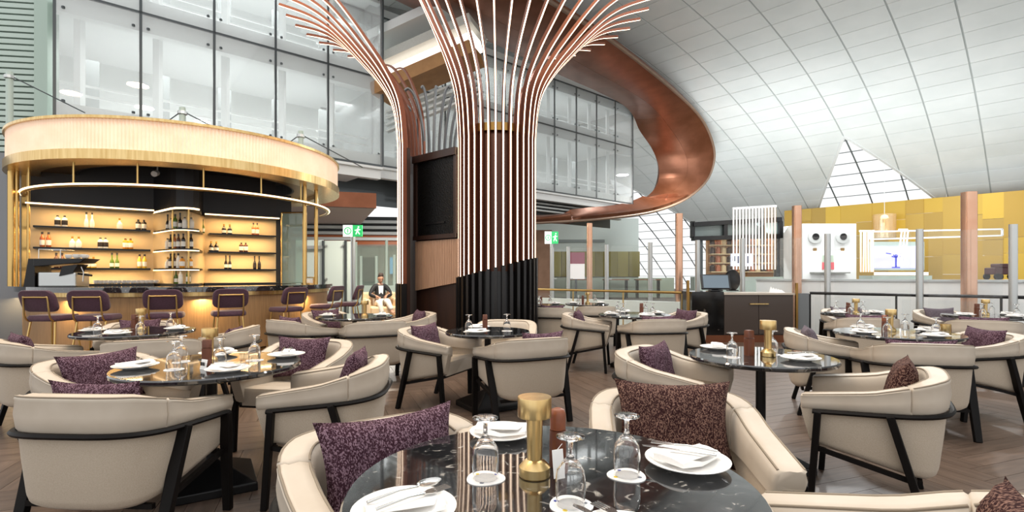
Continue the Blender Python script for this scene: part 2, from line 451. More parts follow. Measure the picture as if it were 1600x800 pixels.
# end return of both boxes
for P0, s, z0, z1, root in ((PL, S1[-1], 4.9, 10.75, f1), (PR, S2[-1], 5.2, 10.6, f2)):
    a = P0+FD*s-FN*.05; b = a-FN*4.4
    MB().bar((a.x, a.y, z0+.02), (a.x, a.y, z1), .1, .1).build('corner_post', [steelgrey], root)
    MB().bar((*(a+b).xy*.5, (z0+z1)/2), (*((a+b)*.5+FD*.02).xy, (z0+z1)/2), 4.3, z1-z0, up=(0, 0, 1)).build('end_pane', [fac_glass], root)
for P0, S, z in ((PL, S1, 7.2), (PL, S1, 10.0), (PR, S2, 7.6), (PR, S2, 10.2)):
    m = P0+FD*(S[0]+S[-1])/2-FN*1.9
    area('facade_fill', (m.x, m.y, z), (S[-1]-S[0])*.9, 170, (1, 1, 1), rot=(0, 0, math.atan2(FD.y, FD.x)), sy=1.6)  # added area light, no fitting, brightens the storeys behind the glass
# recessed louvres and copper fascia below the right box
lv = struct(empty('wall_louvre_soffit'))
for k in range(4):
    a = PR+FD*S2[2]-FN*(.9+.0*k); b = PR+FD*S2[-1]-FN*.9
    z = 4.95-.17*k; MB().bar((a.x, a.y, z), (b.x, b.y, z), .22, .07).build('louvre', [offw], lv)
a = PR+FD*S2[0]-FN*1.6; b = PR+FD*S2[-1]-FN*1.6
MB().bar((a.x, a.y, 4.6), (b.x, b.y, 4.6), .05, 1.2).build('louvre_backing', [steelgrey], lv)

# =================================================================== COPPER RIBBON
OI = [((700, -75, 14.1), (600, -8, 16.3)), ((800, -30, 15.5), (690, 34, 18.0)), ((876, 13, 17.1), (775, 70, 19.8)), ((962, 69, 19.7), (870, 115, 22.4)),
      ((1050, 139, 24.5), (975, 165, 26.7)), ((1095, 184, 28), (1000, 205, 29)), ((1114, 225, 29.8), (1020, 235, 30.2)), ((1115, 255, 30.6), (1030, 265, 30.6)),
      ((1102, 285, 30.8), (1024, 293, 30.5)), ((1070, 312, 30), (1000, 314, 29.7)), ((1020, 331, 27.8), (965, 326, 27.5)), ((940, 342, 25), (910, 332, 25)),
      ((840, 348, 22.5), (840, 336, 22.5)), ((700, 353, 19.5), (700, 340, 19.5))]
Oc = cat_rom([at(*o) for o, i in OI], 8); Ic = cat_rom([at(*i) for o, i in OI], 8)
ribbon = empty('copper_ribbon', (0, 0, 0), 0, 'sweeping copper-clad ribbon curling round the end of the glazed upper floor', 'ceiling feature')
npan = len(Oc)-1
def ribpt(i, w, off):
    o, q = Oc[i], Ic[i]; p = o.lerp(q, w)
    t = (Oc[min(i+1, npan)]-Oc[max(i-1, 0)]).normalized(); n = t.cross(q-o).normalized()
    if n.y > 0 and abs(n.y) > abs(n.z): n = -n
    if n.z > 0 and abs(n.z) >= abs(n.y): n = -n
    return p+n*(off+.25*math.sin(PI*w))
def ribseg(i0, i1, w0, w1):
    rings = []
    for i in range(i0, i1+1):
        ws = [w0+(w1-w0)*k/5 for k in range(6)]
        rings.append([ribpt(i, w, 0) for w in ws]+[ribpt(i, w, -.25) for w in reversed(ws)])
    return MB().loft(rings)
for i in range(0, npan, 4):
    j = min(i+4, npan)
    ribseg(i, j, 0.02, .5).build('cladding_panel', [copper], ribbon, smooth=40)
    ribseg(i, j, .502, 1).build('cladding_panel', [copper], ribbon, smooth=40)
lip = MB(); lip.tube([p for p in Oc], .07, 8); lip.build('outer_lip', [mat('lip_bronze', '#8d7462', .45, .3)], ribbon, smooth=60)
# wood cove between the two boxes
cv = empty('cove_beam', (0, 0, 0), 0, 'timber ceiling cove with a bright light trough beside the copper ribbon', 'ceiling beam')
a = at(594, 148, 17.4); b = at(745, 84, 16.4)
MB().bar(a, b, 1.2, .42).build('timber_beam', [vary(mat('cove_wood', '#a97a45', .5), '#9a6c3a', 3)], cv)
up_ = Vector((0, .5, .62)); MB().bar(a+up_, b+up_, .8, .40).build('light_trough', [led_white], cv)
up_ = Vector((0, .8, 1.2)); MB().bar(a+up_, b+up_, 1.6, .30).build('mesh_cover', [vary(mat('mesh_grey', '#8f8f88', .6), '#c9c9c2', 60, kind='voronoi', lo=.1, hi=.3)], cv)
up_ = Vector((0, 1.4, 2.0)); MB().bar(a+up_, b+up_, 3.0, .30).build('ceiling_cover', [white], cv)
for k in range(4):
    up_ = Vector((.1, .6, -.42-.22*k)); MB().bar(a+up_, b+up_, .2, .07).build('grey_slat', [offw], cv)

# =================================================================== TOP-LEFT LOUVRE WALL + PILLAR
lw = struct(empty('wall_left'))
p0 = Vector((-14.5, 12.2, 0)); p1 = at(66, 0, 12.6); p1.z = 0
MB().bar(p0+Vector((0, .25, 6.0)), p1+Vector((0, .25, 6.0)), .1, 7.0).build('louvre_backing', [joint_m], lw)
for k in range(44):
    z = 2.9+k*.146*1.0
    MB().bar(p0+Vector((0, 0, z)), p1+Vector((0, 0, z)), .16, .105).build('louvre', [greengrey], lw)
pl = struct(MB().bar(at(73, 430, 12.4)-Vector((0, 0, 1.3)), at(73, 430, 12.4)+Vector((0, 0, 8.5)), .32, .32).build('trim_1', [mat('pillar_green', '#a3b5aa', .5)]))

# =================================================================== FLUTED TREE COLUMN
PROF = [(0, .63), (3.2, .63), (3.52, .635), (3.99, .68), (4.31, .78), (4.64, 1.0), (4.92, 1.25), (5.2, 1.52), (5.44, 1.80), (5.6, 2.11), (5.72, 2.53)]
tree = empty('column_tree', (-.245, 8.3, 0), 0, 'tree-like column of glowing copper strips fanning out to the ceiling', 'column')
def strip_path(ax, phi, z0, reach=1.0, lift=0, n=5):
    P = []
    pts = [(z0, .63), (2.0, .63)]+[p for p in PROF[1:]]
    pts = [(r, z) for z, r in pts]
    cur = cat_rom([Vector((r, z, 0)) for r, z in pts], n)
    for c in cur:
        r, z = c.x, c.y; r = .63+(r-.63)*reach; z = z+lift*max(0, (c.x-.63)/1.9)
        P.append(Vector((ax[0]+r*math.sin(phi), ax[1]-r*math.cos(phi), z)))
    return P
def strip(ax, phi_deg, zcut, parent, reach=1.0, lift=0, ledm=led):
    phi = math.radians(phi_deg); P = strip_path(ax, phi, zcut, reach, lift)
    side = Vector((math.cos(phi), math.sin(phi), 0)); rings = []; lr = []
    m = len(P)
    for i, p in enumerate(P):
        d = (P[min(i+1, m-1)]-P[max(i-1, 0)]).normalized(); nrm = side.cross(d).normalized()
        out = Vector((math.sin(phi), -math.cos(phi), 0))
        if nrm.dot(out)+(-nrm.z)*.5 < 0: nrm = -nrm
        h, w = (.085 if p.z < 4.0 else max(.04, .085-.035*(p.z-4.0))), .019
        rings.append([p+side*w, p+side*w-nrm*h, p-side*w-nrm*h, p-side*w])
        lr.append([p+side*w*.55+nrm*.0015, p+side*w*.55-nrm*.004, p-side*w*.55-nrm*.004, p-side*w*.55+nrm*.0015])
    s = MB().loft(rings).build('copper_strip', [strip_m], parent)
    MB().loft(lr).build('led_line', [ledm], s)
phis = [-88, -75, -63, -52, -41.5, -31, -20.5, -10, 0, 10.5, 21, 31.5, 42, 53, 64, 76, 87, 95, 103, 111, 119, 127, 135, 143, 151]
for ph in phis:
    rch = 1.0 if ph > -15 else 1.0-.42*min(1, (-15-ph)/70)
    lf = 0 if ph > -15 else .75*min(1, (-15-ph)/70)
    zc = 1.42+.16*math.sin(math.radians(max(-90, min(90, ph))))
    strip((0, 0), ph, zc, tree, rch, lf)
    a = math.radians(ph); o = Vector((math.sin(a), -math.cos(a), 0))
    MB().bar(o*.615+Vector((0, 0, 0)), o*.615+Vector((0, 0, zc)), .05, .10, up=o).build('base_fin', [blackfin], tree)
m = MB(); m.lathe([(.53, 1.35), (.53, 3.45), (.50, 3.5)], 40); m.build('core', [core_m], tree, smooth=40)
m = MB(); m.lathe([(.565, 0), (.565, 1.3), (.55, 1.36)], 40); m.build('base_core', [blackfin], tree, smooth=40)
ring = MB(); ring.lathe([(.50, 3.5), (.56, 3.5), (.56, 3.62), (.50, 3.62)], 40); ring.build('collar', [brass_dk], tree)
LA = (-1.085, .53)     # left drum axis, relative to the column
for ph in range(-48, -156, -8):
    strip(LA, ph, 1.16, tree)
    a = math.radians(ph); o = Vector((math.sin(a), -math.cos(a), 0)); c = Vector((*LA, 0))
    MB().bar(c+o*.615, c+o*.615+Vector((0, 0, 1.16)), .05, .10, up=o).build('base_fin', [blackfin], tree)
m = MB(); m.arcwall(LA, .50, .56, 0, 3.4, -135, -248, 20); m.build('drum_core', [darkbrown], tree, smooth=40)
# wall between the drums
wa = Vector((-.555, -.15, 0)); wb = Vector((-1.415, .60, 0)); wd = (wb-wa).normalized(); wn = Vector((wd.y, -wd.x, 0))
if wn.y > 0: wn = -wn
def wq(s, z, off): p = wa+wd*s+wn*off; return (p.x, p.y, z)
WL = (wb-wa).length
def wpanel(s0, s1, zb0, zb1, zt0, zt1, o0, o1):
    return MB().add([wq(s0, zb0, o0), wq(s1, zb1, o0), wq(s1, zt1, o0), wq(s0, zt0, o0), wq(s0, zb0, o1), wq(s1, zb1, o1), wq(s1, zt1, o1), wq(s0, zt0, o1)],
        [(0, 1, 2, 3), (7, 6, 5, 4), (0, 4, 5, 1), (1, 5, 6, 2), (2, 6, 7, 3), (3, 7, 4, 0)])
wpanel(0, WL, 0, 0, 3.3, 3.3, -.3, 0).build('wall_panel', [darkbrown], tree)
grille = mat('perforated_grille', '#1b1a1a', .4, .4)
vary(grille, '#0a0a0a', 46, .10, .22, kind='voronoi', bump=.5)
wpanel(.10, WL-.04, 1.97, 1.97, 3.22, 3.22, 0.0, .04).build('grille_screen', [grille], tree)
fr = MB()
for args in ((.06, WL, 1.90, 1.90, 1.97, 1.97, 0, .08), (.06, WL, 3.22, 3.22, 3.34, 3.34, 0, .10), (.06, .12, 1.9, 1.9, 3.3, 3.3, 0, .07), (WL-.08, WL, 1.9, 1.9, 3.3, 3.3, 0, .07)):
    q = wpanel(*args); fr.add(q.v, q.f)
fr.build('grille_frame', [darkbrown], tree)
q = wpanel(.35, WL-.3, 2.15, 2.15, 2.18, 2.18, .04, .06); q.build('grille_bar', [blackmetal], tree)
ns = 26
for k in range(ns):
    s0 = .02+(WL-.04)*k/ns; s1 = .02+(WL-.04)*(k+1)/ns-.006
    zb = lambda s: 1.19-.16*s/WL
    wpanel(s0, s1, zb(s0), zb(s1), 1.88, 1.88, 0, .05).build('slat', [slatwood], tree)
# grey backs of the further strips rising above the wall
for k, (bx, tx, tz) in enumerate([(-1.45, -1.85, 4.55), (-1.36, -1.64, 4.70), (-1.27, -1.38, 4.74), (-1.18, -1.14, 4.74), (-1.08, -.92, 4.74), (-.98, -.74, 4.72), (-.88, -.55, 4.7), (-.80, -.38, 4.66)]):
    dx = tx-bx
    pts = cat_rom([Vector((bx, 1.05, 3.2)), Vector((bx, 1.05, 3.7)), Vector((bx+dx*.22, 1.05, 4.2)), Vector((bx+dx*.6, 1.05, tz-.14)), Vector((tx, 1.05, tz)), Vector((tx+dx*.25, 1.05, tz-.03))], 6)
    MB().tube(pts, .028, 6).build('grey_strip', [greytube], tree, smooth=60)

# =================================================================== BAR
BC = (-6.1, 9.85)
bar = empty('bar_counter', (*BC, 0), 0, 'curved bar counter with fluted wooden front and dark marble top', 'bar counter')
m = MB(); m.arcwall((0, 0), 1.85, 2.36, 0.0, 1.04, -165, 30, 60); m.build('counter_body', [mat('bar_body', '#6f5233', .5)], bar, smooth=30)
m = MB()
for k in range(196):
    a = math.radians(-160+k*190/195); c, s = math.cos(a), math.sin(a)
    m.bar((2.375*c, 2.375*s, .12), (2.375*c, 2.375*s, .98), .045, .05, up=(c, s, 0))
m.build('fluted_front', [barwood], bar)
MB().arcwall((0, 0), 2.33, 2.43, .98, 1.045, -165, 30, 70).build('brass_band', [brass], bar, smooth=30)
MB().arcwall((0, 0), 1.75, 2.5, 1.045, 1.125, -166, 31, 70).build('marble_top', [marble], bar, smooth=30)
MB().arcwall((0, 0), 2.3, 2.42, 0, .1, -165, 30, 70).build('plinth', [brass_dk], bar, smooth=30)
for k in range(4):
    a = math.radians(-140+k*42)
    area('counter_downlight', (2.52*math.cos(a), 2.52*math.sin(a), .93), .25, 5, (1, .72, .36), parent=bar)
# canopy
can = empty('bar_canopy', (*BC, 0), 0, 'round bar canopy with a glowing fluted band and brass rim', 'canopy')
band = MB(); nfl = 330; ring_ = []
for k in range(nfl*2):
    a = 2*PI*k/(nfl*2); ring_.append((a, 2.60 if k % 2 else 2.562))
band.loft([[(r*math.cos(a), r*math.sin(a), z) for a, r in ring_] for z in (3.09, 3.53)], True, False)
glow = mat('fluted_glow', '#ecdccb', .5, emit='#ffd6b4', es=.19); vary(glow, '#e6d2be', 4)
band.build('glowing_fluted_band', [glow], can)
MB().arcwall((0, 0), 2.45, 2.63, 3.53, 3.57, 0, 360, 96).build('top_rim', [brass], can, smooth=30)
MB().arcwall((0, 0), 2.2, 2.63, 2.95, 3.09, 0, 360, 96).build('lower_rim', [brass], can, smooth=30)
MB().arcwall((0, 0), 1.75, 2.3, 3.03, 3.07, 0, 360, 96).build('soffit', [brass_dk], can, smooth=30)
MB().arcwall((0, 0), .01, 2.42, 3.3, 3.34, 0, 360, 72).build('roof', [dark], can)
MB().arcwall((0, 0), 1.72, 1.76, 3.03, 3.32, 0, 360, 72).build('inner_ring', [dark], can)
P = [(2.40*math.cos(math.radians(a)), 2.40*math.sin(math.radians(a)), 2.62) for a in range(-150, 42, 2)]
MB().tube(P, .03, 8).build('light_rail', [goldtube], can, smooth=60)
P = [(2.437*math.cos(math.radians(a)), 2.437*math.sin(math.radians(a)), 2.625) for a in range(-148, 40, 2)]
MB().tube(P, .014, 6).build('rail_led', [led_amber], can)
def ang_px(px, R):     # front intersection of the view ray with the circle
    k = (px-800)/800; cx, cy = BC
    A = k*k+1; B = -2*(k*cx+cy); C = cx*cx+cy*cy-R*R; D = max(B*B-4*A*C, 0); Y = (-B-math.sqrt(D))/(2*A)
    return k*Y-cx, Y-cy
for px in (45, 115, 215, 318, 408, 470):
    x, y = ang_px(px, 2.40); MB().tube([(x, y, 2.62), (x, y, 3.05)], .014, 6).build('hanger', [goldtube], can)
for px in (476, 494):
    x, y = ang_px(px, 2.30); MB().tube([(x, y, 1.125), (x, y, 3.05)], .035, 10).build('post', [goldtube], can, smooth=60)
for px, r in ((18, .05), (26, .035), (44, .02)):
    x, y = ang_px(px, 2.30); MB().tube([(x, y, 1.125), (x, y, 3.05)], r, 10).build('post', [goldtube], can, smooth=60)
# walkway posts with cables above the canopy
for k, (px, pt, pb, Y) in enumerate(((15, 112, 190, 10.5), (285, 168, 196, 10.6), (470, 205, 232, 11.5))):
    e = empty('cable_post', at(px, pb+12, Y), 0, ['pale cable stay post above the left end of the bar canopy', 'pale cable stay post above the middle of the bar canopy', 'pale cable stay post above the right end of the bar canopy'][k], 'post', 'cable posts on the bar canopy')
    h = (pb+12-pt)*Y/800
    MB().tube([(0, 0, 0), (0, 0, h)], .06, 8).build('post_tube', [greengrey], e, smooth=60)
    MB().lathe([(.05, h-.16), (.09, h-.14), (.09, h-.08), (.05, h-.06)], 10).build('cable_clamp', [brushed], e)
    MB().tube([(.05, 0, h-.1), (1.3, .3, h-.75)], .012, 5).build('cable', [steelgrey], e)
    if k: MB().tube([(-.05, 0, h-.1), (-.6, 0, h-.5)], .012, 5).build('cable', [steelgrey], e)
# back bar
bb = empty('back_bar', (0, 0, 0), 0, 'backlit back bar with cream splashback and dark shelves under a black bulkhead', 'back bar')
A_, B_, C_, D_, E_, F_ = (-8.02, 8.5), (-6.65, 9.5), (-5.78, 8.82), (-5.50, 9.02), (-6.05, 10.03), (-4.98, 10.8)
def wallseg(a, b, z0, z1, th, name, m, parent=bb):
    a = Vector((*a, 0)); b = Vector((*b, 0)); d = (b-a).normalized(); n = Vector((d.y, -d.x, 0))
    q = [a, b, b-n*th, a-n*th]; return MB().prism([(p.x, p.y) for p in q], z0, z1).build(name, [m], parent)
unitpoly = [B_, (-5.95, 8.93), (-5.80, 8.84), (-5.66, 8.84), (-5.56, 8.93), (-5.54, 9.06), E_]
inner = [(-6.69, 9.52), (-5.98, 9.12), (-5.80, 9.10), (-5.78, 9.24), (-6.03, 10.06), (-6.5, 10.0)]
for a, b in ((A_, B_), (E_, F_)):
    wallseg(a, b, 1.05, 2.47, .12, 'splashback', cream); wallseg(a, b, 2.47, 3.3, .12, 'bulkhead', dark)
    a3 = Vector((*a, 0)); b3 = Vector((*b, 0)); d = (b3-a3).normalized(); n = Vector((d.y, -d.x, 0))
    MB().bar((*(a3+n*.17).xy, 2.47), (*(b3+n*.17).xy, 2.47), .34, .05).build('light_pelmet', [dark], bb)
    MB().bar((*(a3+n*.35).xy, 2.465), (*(b3+n*.35).xy, 2.465), .02, .022).build('led_line', [led_amber], bb)
    for z in (2.10, 1.75, 1.41):
        MB().bar((*(a3+n*.13+d*.08).xy, z), (*(b3+n*.13-d*.05).xy, z), .26, .03).build('shelf', [blackmetal], bb)
    L = (b3-a3).length; c = (a3+b3)/2+n*.24
    for z in (2.43, 2.07, 1.72, 1.38):
        area('shelf_light', (c.x, c.y, z), L*.8, 6.5, (1, .68, .34), rot=(0, 0, math.atan2(d.y, d.x)), sy=.05, parent=bb)
MB().prism(unitpoly, 2.49, 3.3).build('bulkhead', [dark], bb)
MB().prism(inner, 1.05, 2.47).build('corner_core', [cream], bb)
MB().prism(unitpoly, 2.44, 2.488).build('light_pelmet', [dark], bb)
MB().tube([(x, y, 2.46) for x, y in unitpoly[:-1]], .018, 6).build('led_line', [led_amber], bb)
for z in (2.10, 1.75, 1.41):
    MB().prism(unitpoly, z-.015, z+.015).build('shelf', [blackmetal], bb)
    MB().tube([(x, y, z-.02) for x, y in unitpoly[:-1]], .010, 6).build('led_line', [led_amber], bb)
for x, y in ((-5.62, 8.90), (-5.95, 8.98)): MB().tube([(x, y, 1.05), (x, y, 2.47)], .016, 8).build('rod', [goldtube], bb)
wallseg((-9.2, 7.9), (-8.02, 8.5), 0, 3.3, .12, 'side_wall', mat('mirror_grey', '#77797c', .25, .6))
wallseg((-8.06, 8.42), (-8.0, 8.52), 1.05, 3.0, .06, 'end_trim', goldtube)
wallseg(F_, (-4.72, 10.95), 1.05, 3.0, .12, 'end_wall', dark)
MB().prism([A_, B_, E_, F_, (-4.72, 10.95), (-4.6, 11.4), (-8.6, 11.4)], 3.28, 3.3).build('bulkhead_top', [dark], bb)
gp = empty('glass_screen', (0, 0, 0), 0, 'gold-framed glass screen at the right end of the back bar', 'screen')
wallseg((-4.66, 10.4), (-4.18, 10.35), 1.13, 2.55, .02, 'glass_pane', thin_glass('screen_glass', '#cfe0d8', .05, .35), gp)
for a, b in (((-4.68, 10.4, 1.13), (-4.68, 10.4, 2.57)), ((-4.16, 10.35, 1.13), (-4.16, 10.35, 2.57)), ((-4.68, 10.4, 2.57), (-4.16, 10.35, 2.57))):
    MB().tube([a, b], .015, 6).build('frame_bar', [goldtube], gp)
# spotlight on bulkhead
sp = empty('spotlight', at(245, 270, 9.0), 0, 'small white spotlight under the bar canopy', 'spotlight')
MB().tube([(0, 0, 0), (.02, -.10, -.04)], .05, 12).build('lamp_head', [white], sp, smooth=60)
MB().tube([(0, .02, .0), (-.03, .05, .34)], .012, 6).build('stem', [white], sp)
# bottles
def bottle_kind(prof, name): return prof
BP = [[(.036, 0), (.038, .01), (.038, .16), (.034, .185), (.016, .215), (.014, .27), (.015, .275)],
      [(.046, 0), (.048, .01), (.048, .10), (.042, .125), (.016, .155), (.014, .205), (.015, .21)],
      [(.034, 0), (.036, .01), (.036, .12), (.030, .15), (.013, .19), (.012, .29), (.013, .295)],
      [(.042, 0), (.044, .01), (.046, .15), (.040, .165), (.018, .178), (.018, .20), (.016, .205)]]
bot_cols = {'amber': mat('amber_bottle', '#a85418', .08, spec=.8), 'clear': mat('clear_bottle', '#e9e4d8', .08, alpha=1), 'dark': mat('dark_bottle', '#1c1512', .08),
            'orange': mat('orange_bottle', '#d88a12', .1), 'green': mat('green_bottle', '#4f6b1c', .08), 'yellow': mat('yellow_bottle', '#d9b23a', .1), 'brown': mat('brown_bottle', '#4d2716', .08)}
lab_m = mat('bottle_label', '#f1ece0', .7); lab_d = mat('bottle_label_dark', '#2b2320', .7); cap_m = mat('bottle_cap', '#201a18', .4); cap_g = mat('bottle_cap_gold', '#b98c3f', .3, .8)
BCACHE = {}
def bottle(kind, col, loc, label, dark_lab=False, sc=1.0):
    key = (kind, col, dark_lab)
    if key not in BCACHE:
        r = BP[kind]; e = empty('bottle'); n = 14
        MB().lathe(r, n).build('glass_body', [bot_cols[col]], e, smooth=50)
        rb = max(p[0] for p in r[:3])+.001; z1 = r[2][1]
        MB().lathe([(rb-.003, z1*.25), (rb, z1*.26), (rb, z1*.85), (rb-.003, z1*.86)], n).build('label_band', [lab_d if dark_lab else lab_m], e, smooth=50)
        zt = r[-1][1]; MB().lathe([(r[-1][0]+.002, zt-.03), (r[-1][0]+.003, zt+.012), (.008, zt+.014)], 10).build('cap', [cap_g if kind == 1 else cap_m], e, smooth=50)
        BCACHE[key] = e; o = e
    else: o = copy_tree(BCACHE[key])
    o.location = loc; o.scale = (sc, sc, sc); tag(o, label, 'bottle', 'bottles on the back bar')
    return o
def wpt(a, b, px, n_off):
    a3 = Vector((*a, 0)); b3 = Vector((*b, 0)); d = (b3-a3).normalized(); n = Vector((d.y, -d.x, 0)); q = a3+n*n_off
    k = (px-800)/800; s = (k*q.y-q.x)/(d.x-k*d.y); return q+d*s
SHZ = {1: 2.115, 2: 1.765, 3: 1.425, 0: 1.125}
rowname = {1: 'top', 2: 'middle', 3: 'bottom', 0: 'counter'}
colname = {'amber': 'amber', 'clear': 'clear', 'dark': 'dark', 'orange': 'orange', 'green': 'green', 'yellow': 'golden', 'brown': 'brown'}
left_items = {1: [(90, 3, 'clear', 1), (101, 3, 'clear', 1), (135, 2, 'clear', 0), (144, 2, 'clear', 0), (187, 1, 'clear', 0), (216, 3, 'dark', 0), (225, 3, 'dark', 0)],
              2: [(66, 0, 'amber', 0), (76, 0, 'amber', 0), (113, 1, 'clear', 0), (123, 1, 'clear', 0), (157, 3, 'clear', 1), (165, 3, 'clear', 1), (196, 3, 'orange', 0), (204, 3, 'orange', 0)],
              3: [(88, 0, 'brown', 0), (97, 0, 'brown', 0), (137, 1, 'yellow', 0), (146, 1, 'yellow', 0), (175, 2, 'green', 0), (183, 2, 'green', 0), (218, 0, 'yellow', 0), (226, 0, 'yellow', 0)]}
right_items = {1: [(309, 2, 'green', 0), (317, 2, 'green', 0), (350, 1, 'dark', 0), (359, 1, 'dark', 0), (396, 0, 'amber', 0), (402, 0, 'amber', 0)],
               2: [(330, 1, 'dark', 0), (338, 1, 'dark', 0), (377, 3, 'brown', 0), (384, 3, 'brown', 0)],
               3: [(306, 2, 'dark', 0), (312, 2, 'dark', 0), (353, 2, 'dark', 0), (359, 2, 'dark', 0), (398, 2, 'dark', 1), (405, 2, 'dark', 1)]}
ordn = ['first', 'second', 'third', 'fourth', 'fifth', 'sixth', 'seventh', 'eighth', 'ninth']
for items, (a, b), side in ((left_items, (A_, B_), 'left-hand'), (right_items, (E_, F_), 'right-hand')):
    for row, L in items.items():
        for i, (px, kd, c, dl) in enumerate(L):
            p = wpt(a, b, px, .13); bottle(kd, c, (p.x, p.y, SHZ[row]), '%s bottle, %s from left on the %s %s bar shelf' % (colname[c], ordn[i], rowname[row], side), bool(dl), .88)
corner = {1: [(-6.18, 9.19, 2, 'dark'), (-6.04, 9.08, 3, 'clear'), (-5.92, 9.00, 0, 'green'), (-5.80, 8.95, 2, 'dark'), (-5.70, 8.92, 3, 'clear'), (-5.63, 8.99, 3, 'clear')],
          2: [(-6.18, 9.19, 3, 'clear'), (-6.06, 9.09, 0, 'dark'), (-5.94, 9.01, 0, 'amber'), (-5.83, 8.95, 0, 'brown'), (-5.72, 8.91, 0, 'dark'), (-5.63, 8.98, 0, 'dark')],
          3: [(-6.18, 9.19, 1, 'clear'), (-6.06, 9.09, 0, 'dark'), (-5.95, 9.02, 0, 'brown'), (-5.84, 8.96, 0, 'clear'), (-5.74, 8.91, 3, 'orange'), (-5.64, 8.97, 3, 'orange')],
          0: [(-5.92, 9.02, 2, 'green'), (-5.78, 8.93, 0, 'clear'), (-5.66, 8.95, 0, 'green')]}
MB().prism([(x-.0, y) for x, y in unitpoly], .9, 1.15).build('corner_counter', [dark], bb)
for row, L in corner.items():
    for i, (x, y, kd, c) in enumerate(L):
        bottle(kd, c, (x, y, SHZ[row] if row else 1.151), '%s bottle, %s from left on the %s of the projecting corner unit' % (colname[c], ordn[i], rowname[row]+' shelf' if row else 'counter'), False, .9)
# espresso machine
x, y = ang_px(92, 2.18)
em = empty('espresso_machine', (BC[0]+x, BC[1]+y, 1.125), math.radians(15), 'black and silver espresso machine with cups on top at the left of the bar', 'coffee machine')
MB().box((-.18, -.18, 0), (.30, .22, .22)).build('body', [brushed], em, bevel=.02)
MB().add([(-.34, -.2, 0), (-.2, -.2, 0), (-.2, .2, 0), (-.34, .2, 0), (-.28, -.2, .42), (-.2, -.2, .42), (-.2, .2, .42), (-.28, .2, .42)], [(0, 3, 2, 1), (4, 5, 6, 7), (0, 1, 5, 4), (1, 2, 6, 5), (2, 3, 7, 6), (3, 0, 4, 7)]).build('side_panel', [blackmetal], em)
MB().add([(-.2, -.24, .30), (.38, -.24, .36), (.38, .2, .36), (-.2, .2, .30), (-.2, -.24, .42), (.46, -.24, .43), (.46, .2, .43), (-.2, .2, .42)], [(0, 3, 2, 1), (4, 5, 6, 7), (0, 1, 5, 4), (1, 2, 6, 5), (2, 3, 7, 6), (3, 0, 4, 7)]).build('hood', [blackmetal], em, bevel=.01)
MB().add([(.10, -.2, .16), (.26, -.2, .20), (.26, .1, .20), (.10, .1, .16), (.14, -.2, .31), (.34, -.2, .34), (.34, .1, .34), (.14, .1, .31)], [(0, 3, 2, 1), (4, 5, 6, 7), (0, 1, 5, 4), (1, 2, 6, 5), (2, 3, 7, 6), (3, 0, 4, 7)]).build('brew_group', [blackmetal], em)
MB().tube([(.28, -.1, .2), (.5, -.16, .17)], .016, 8).build('portafilter', [blackmetal], em)
MB().tube([(.36, -.15, .3), (.40, -.17, .22), (.39, -.17, .08)], .008, 6).build('steam_wand', [steel], em)
r_ = MB()
for a, b in (((-.15, -.2, .42), (-.15, -.2, .56)), ((.12, -.2, .42), (.12, -.2, .56)), ((-.15, -.2, .56), (.12, -.2, .56)), ((-.15, .15, .56), (.12, .15, .56)), ((-.15, -.2, .56), (-.15, .15, .56)), ((.12, -.2, .56), (.12, .15, .56))): r_.tube([a, b], .006, 5)
r_.build('cup_rail', [steel], em)
cup0 = None
spots = [(.17, -.1, .43), (.27, -.1, .435), (.37, -.1, .435), (.22, .05, .435), (.32, .05, .435)]
def cup(loc, label):
    global cup0
    if cup0 is None:
        cup0 = empty('cup'); MB().lathe([(.02, 0), (.036, .012), (.043, .06), (.040, .06), (.033, .014), (.0, .012)], 14).build('bowl', [porcelain], cup0, smooth=50)
        MB().tube([(.04, 0, .05), (.062, 0, .045), (.06, 0, .022), (.034, 0, .018)], .005, 5).build('handle', [porcelain], cup0); c = cup0
    else: c = copy_tree(cup0)
    c.location = loc; tag(c, label, 'cup', 'white cups on the bar'); return c
Mm = Matrix.Translation(em.location) @ Matrix.Rotation(math.radians(15), 4, 'Z')
for i, s in enumerate(spots): cup(Mm @ Vector(s), 'white cup on the espresso machine, %s in the row' % ordn[i])
for i in range(14):
    px = 150+i*7.2; p = wpt(A_, B_, px, .28); cup((p.x, p.y, 1.152), 'small white cup on the back counter below the left shelves, %s from left' % (['first', 'second', 'third', 'fourth', 'fifth', 'sixth', 'seventh', 'eighth', 'ninth', 'tenth', 'eleventh', 'twelfth', 'thirteenth', 'fourteenth'][i]))
for a, b in ((A_, B_), (E_, F_)): wallseg(a, b, .9, 1.15, -.36, 'back_counter', dark)
# bottle tray near gold posts
x, y = ang_px(483, 2.1); tr = empty('bottle_rack', (BC[0]+x, BC[1]+y, 1.125), -.9, 'small brass rack with jars on the right end of the bar', 'rack')
MB().box((-.28, -.07, 0), (.28, .07, .02)).build('tray', [brass], tr)
for sx in (-.28, .28): MB().tube([(sx, 0, 0), (sx, 0, .13)], .012, 6).build('upright', [brass], tr)
MB().tube([(-.28, 0, .13), (.28, 0, .13)], .014, 6).build('top_bar', [brass], tr)
for k in range(5): MB().lathe([(.03, .02), (.032, .03), (.032, .09), (.02, .10)], 10, (-.2+k*.1, 0, 0)).build('jar', [porcelain], tr, smooth=50)

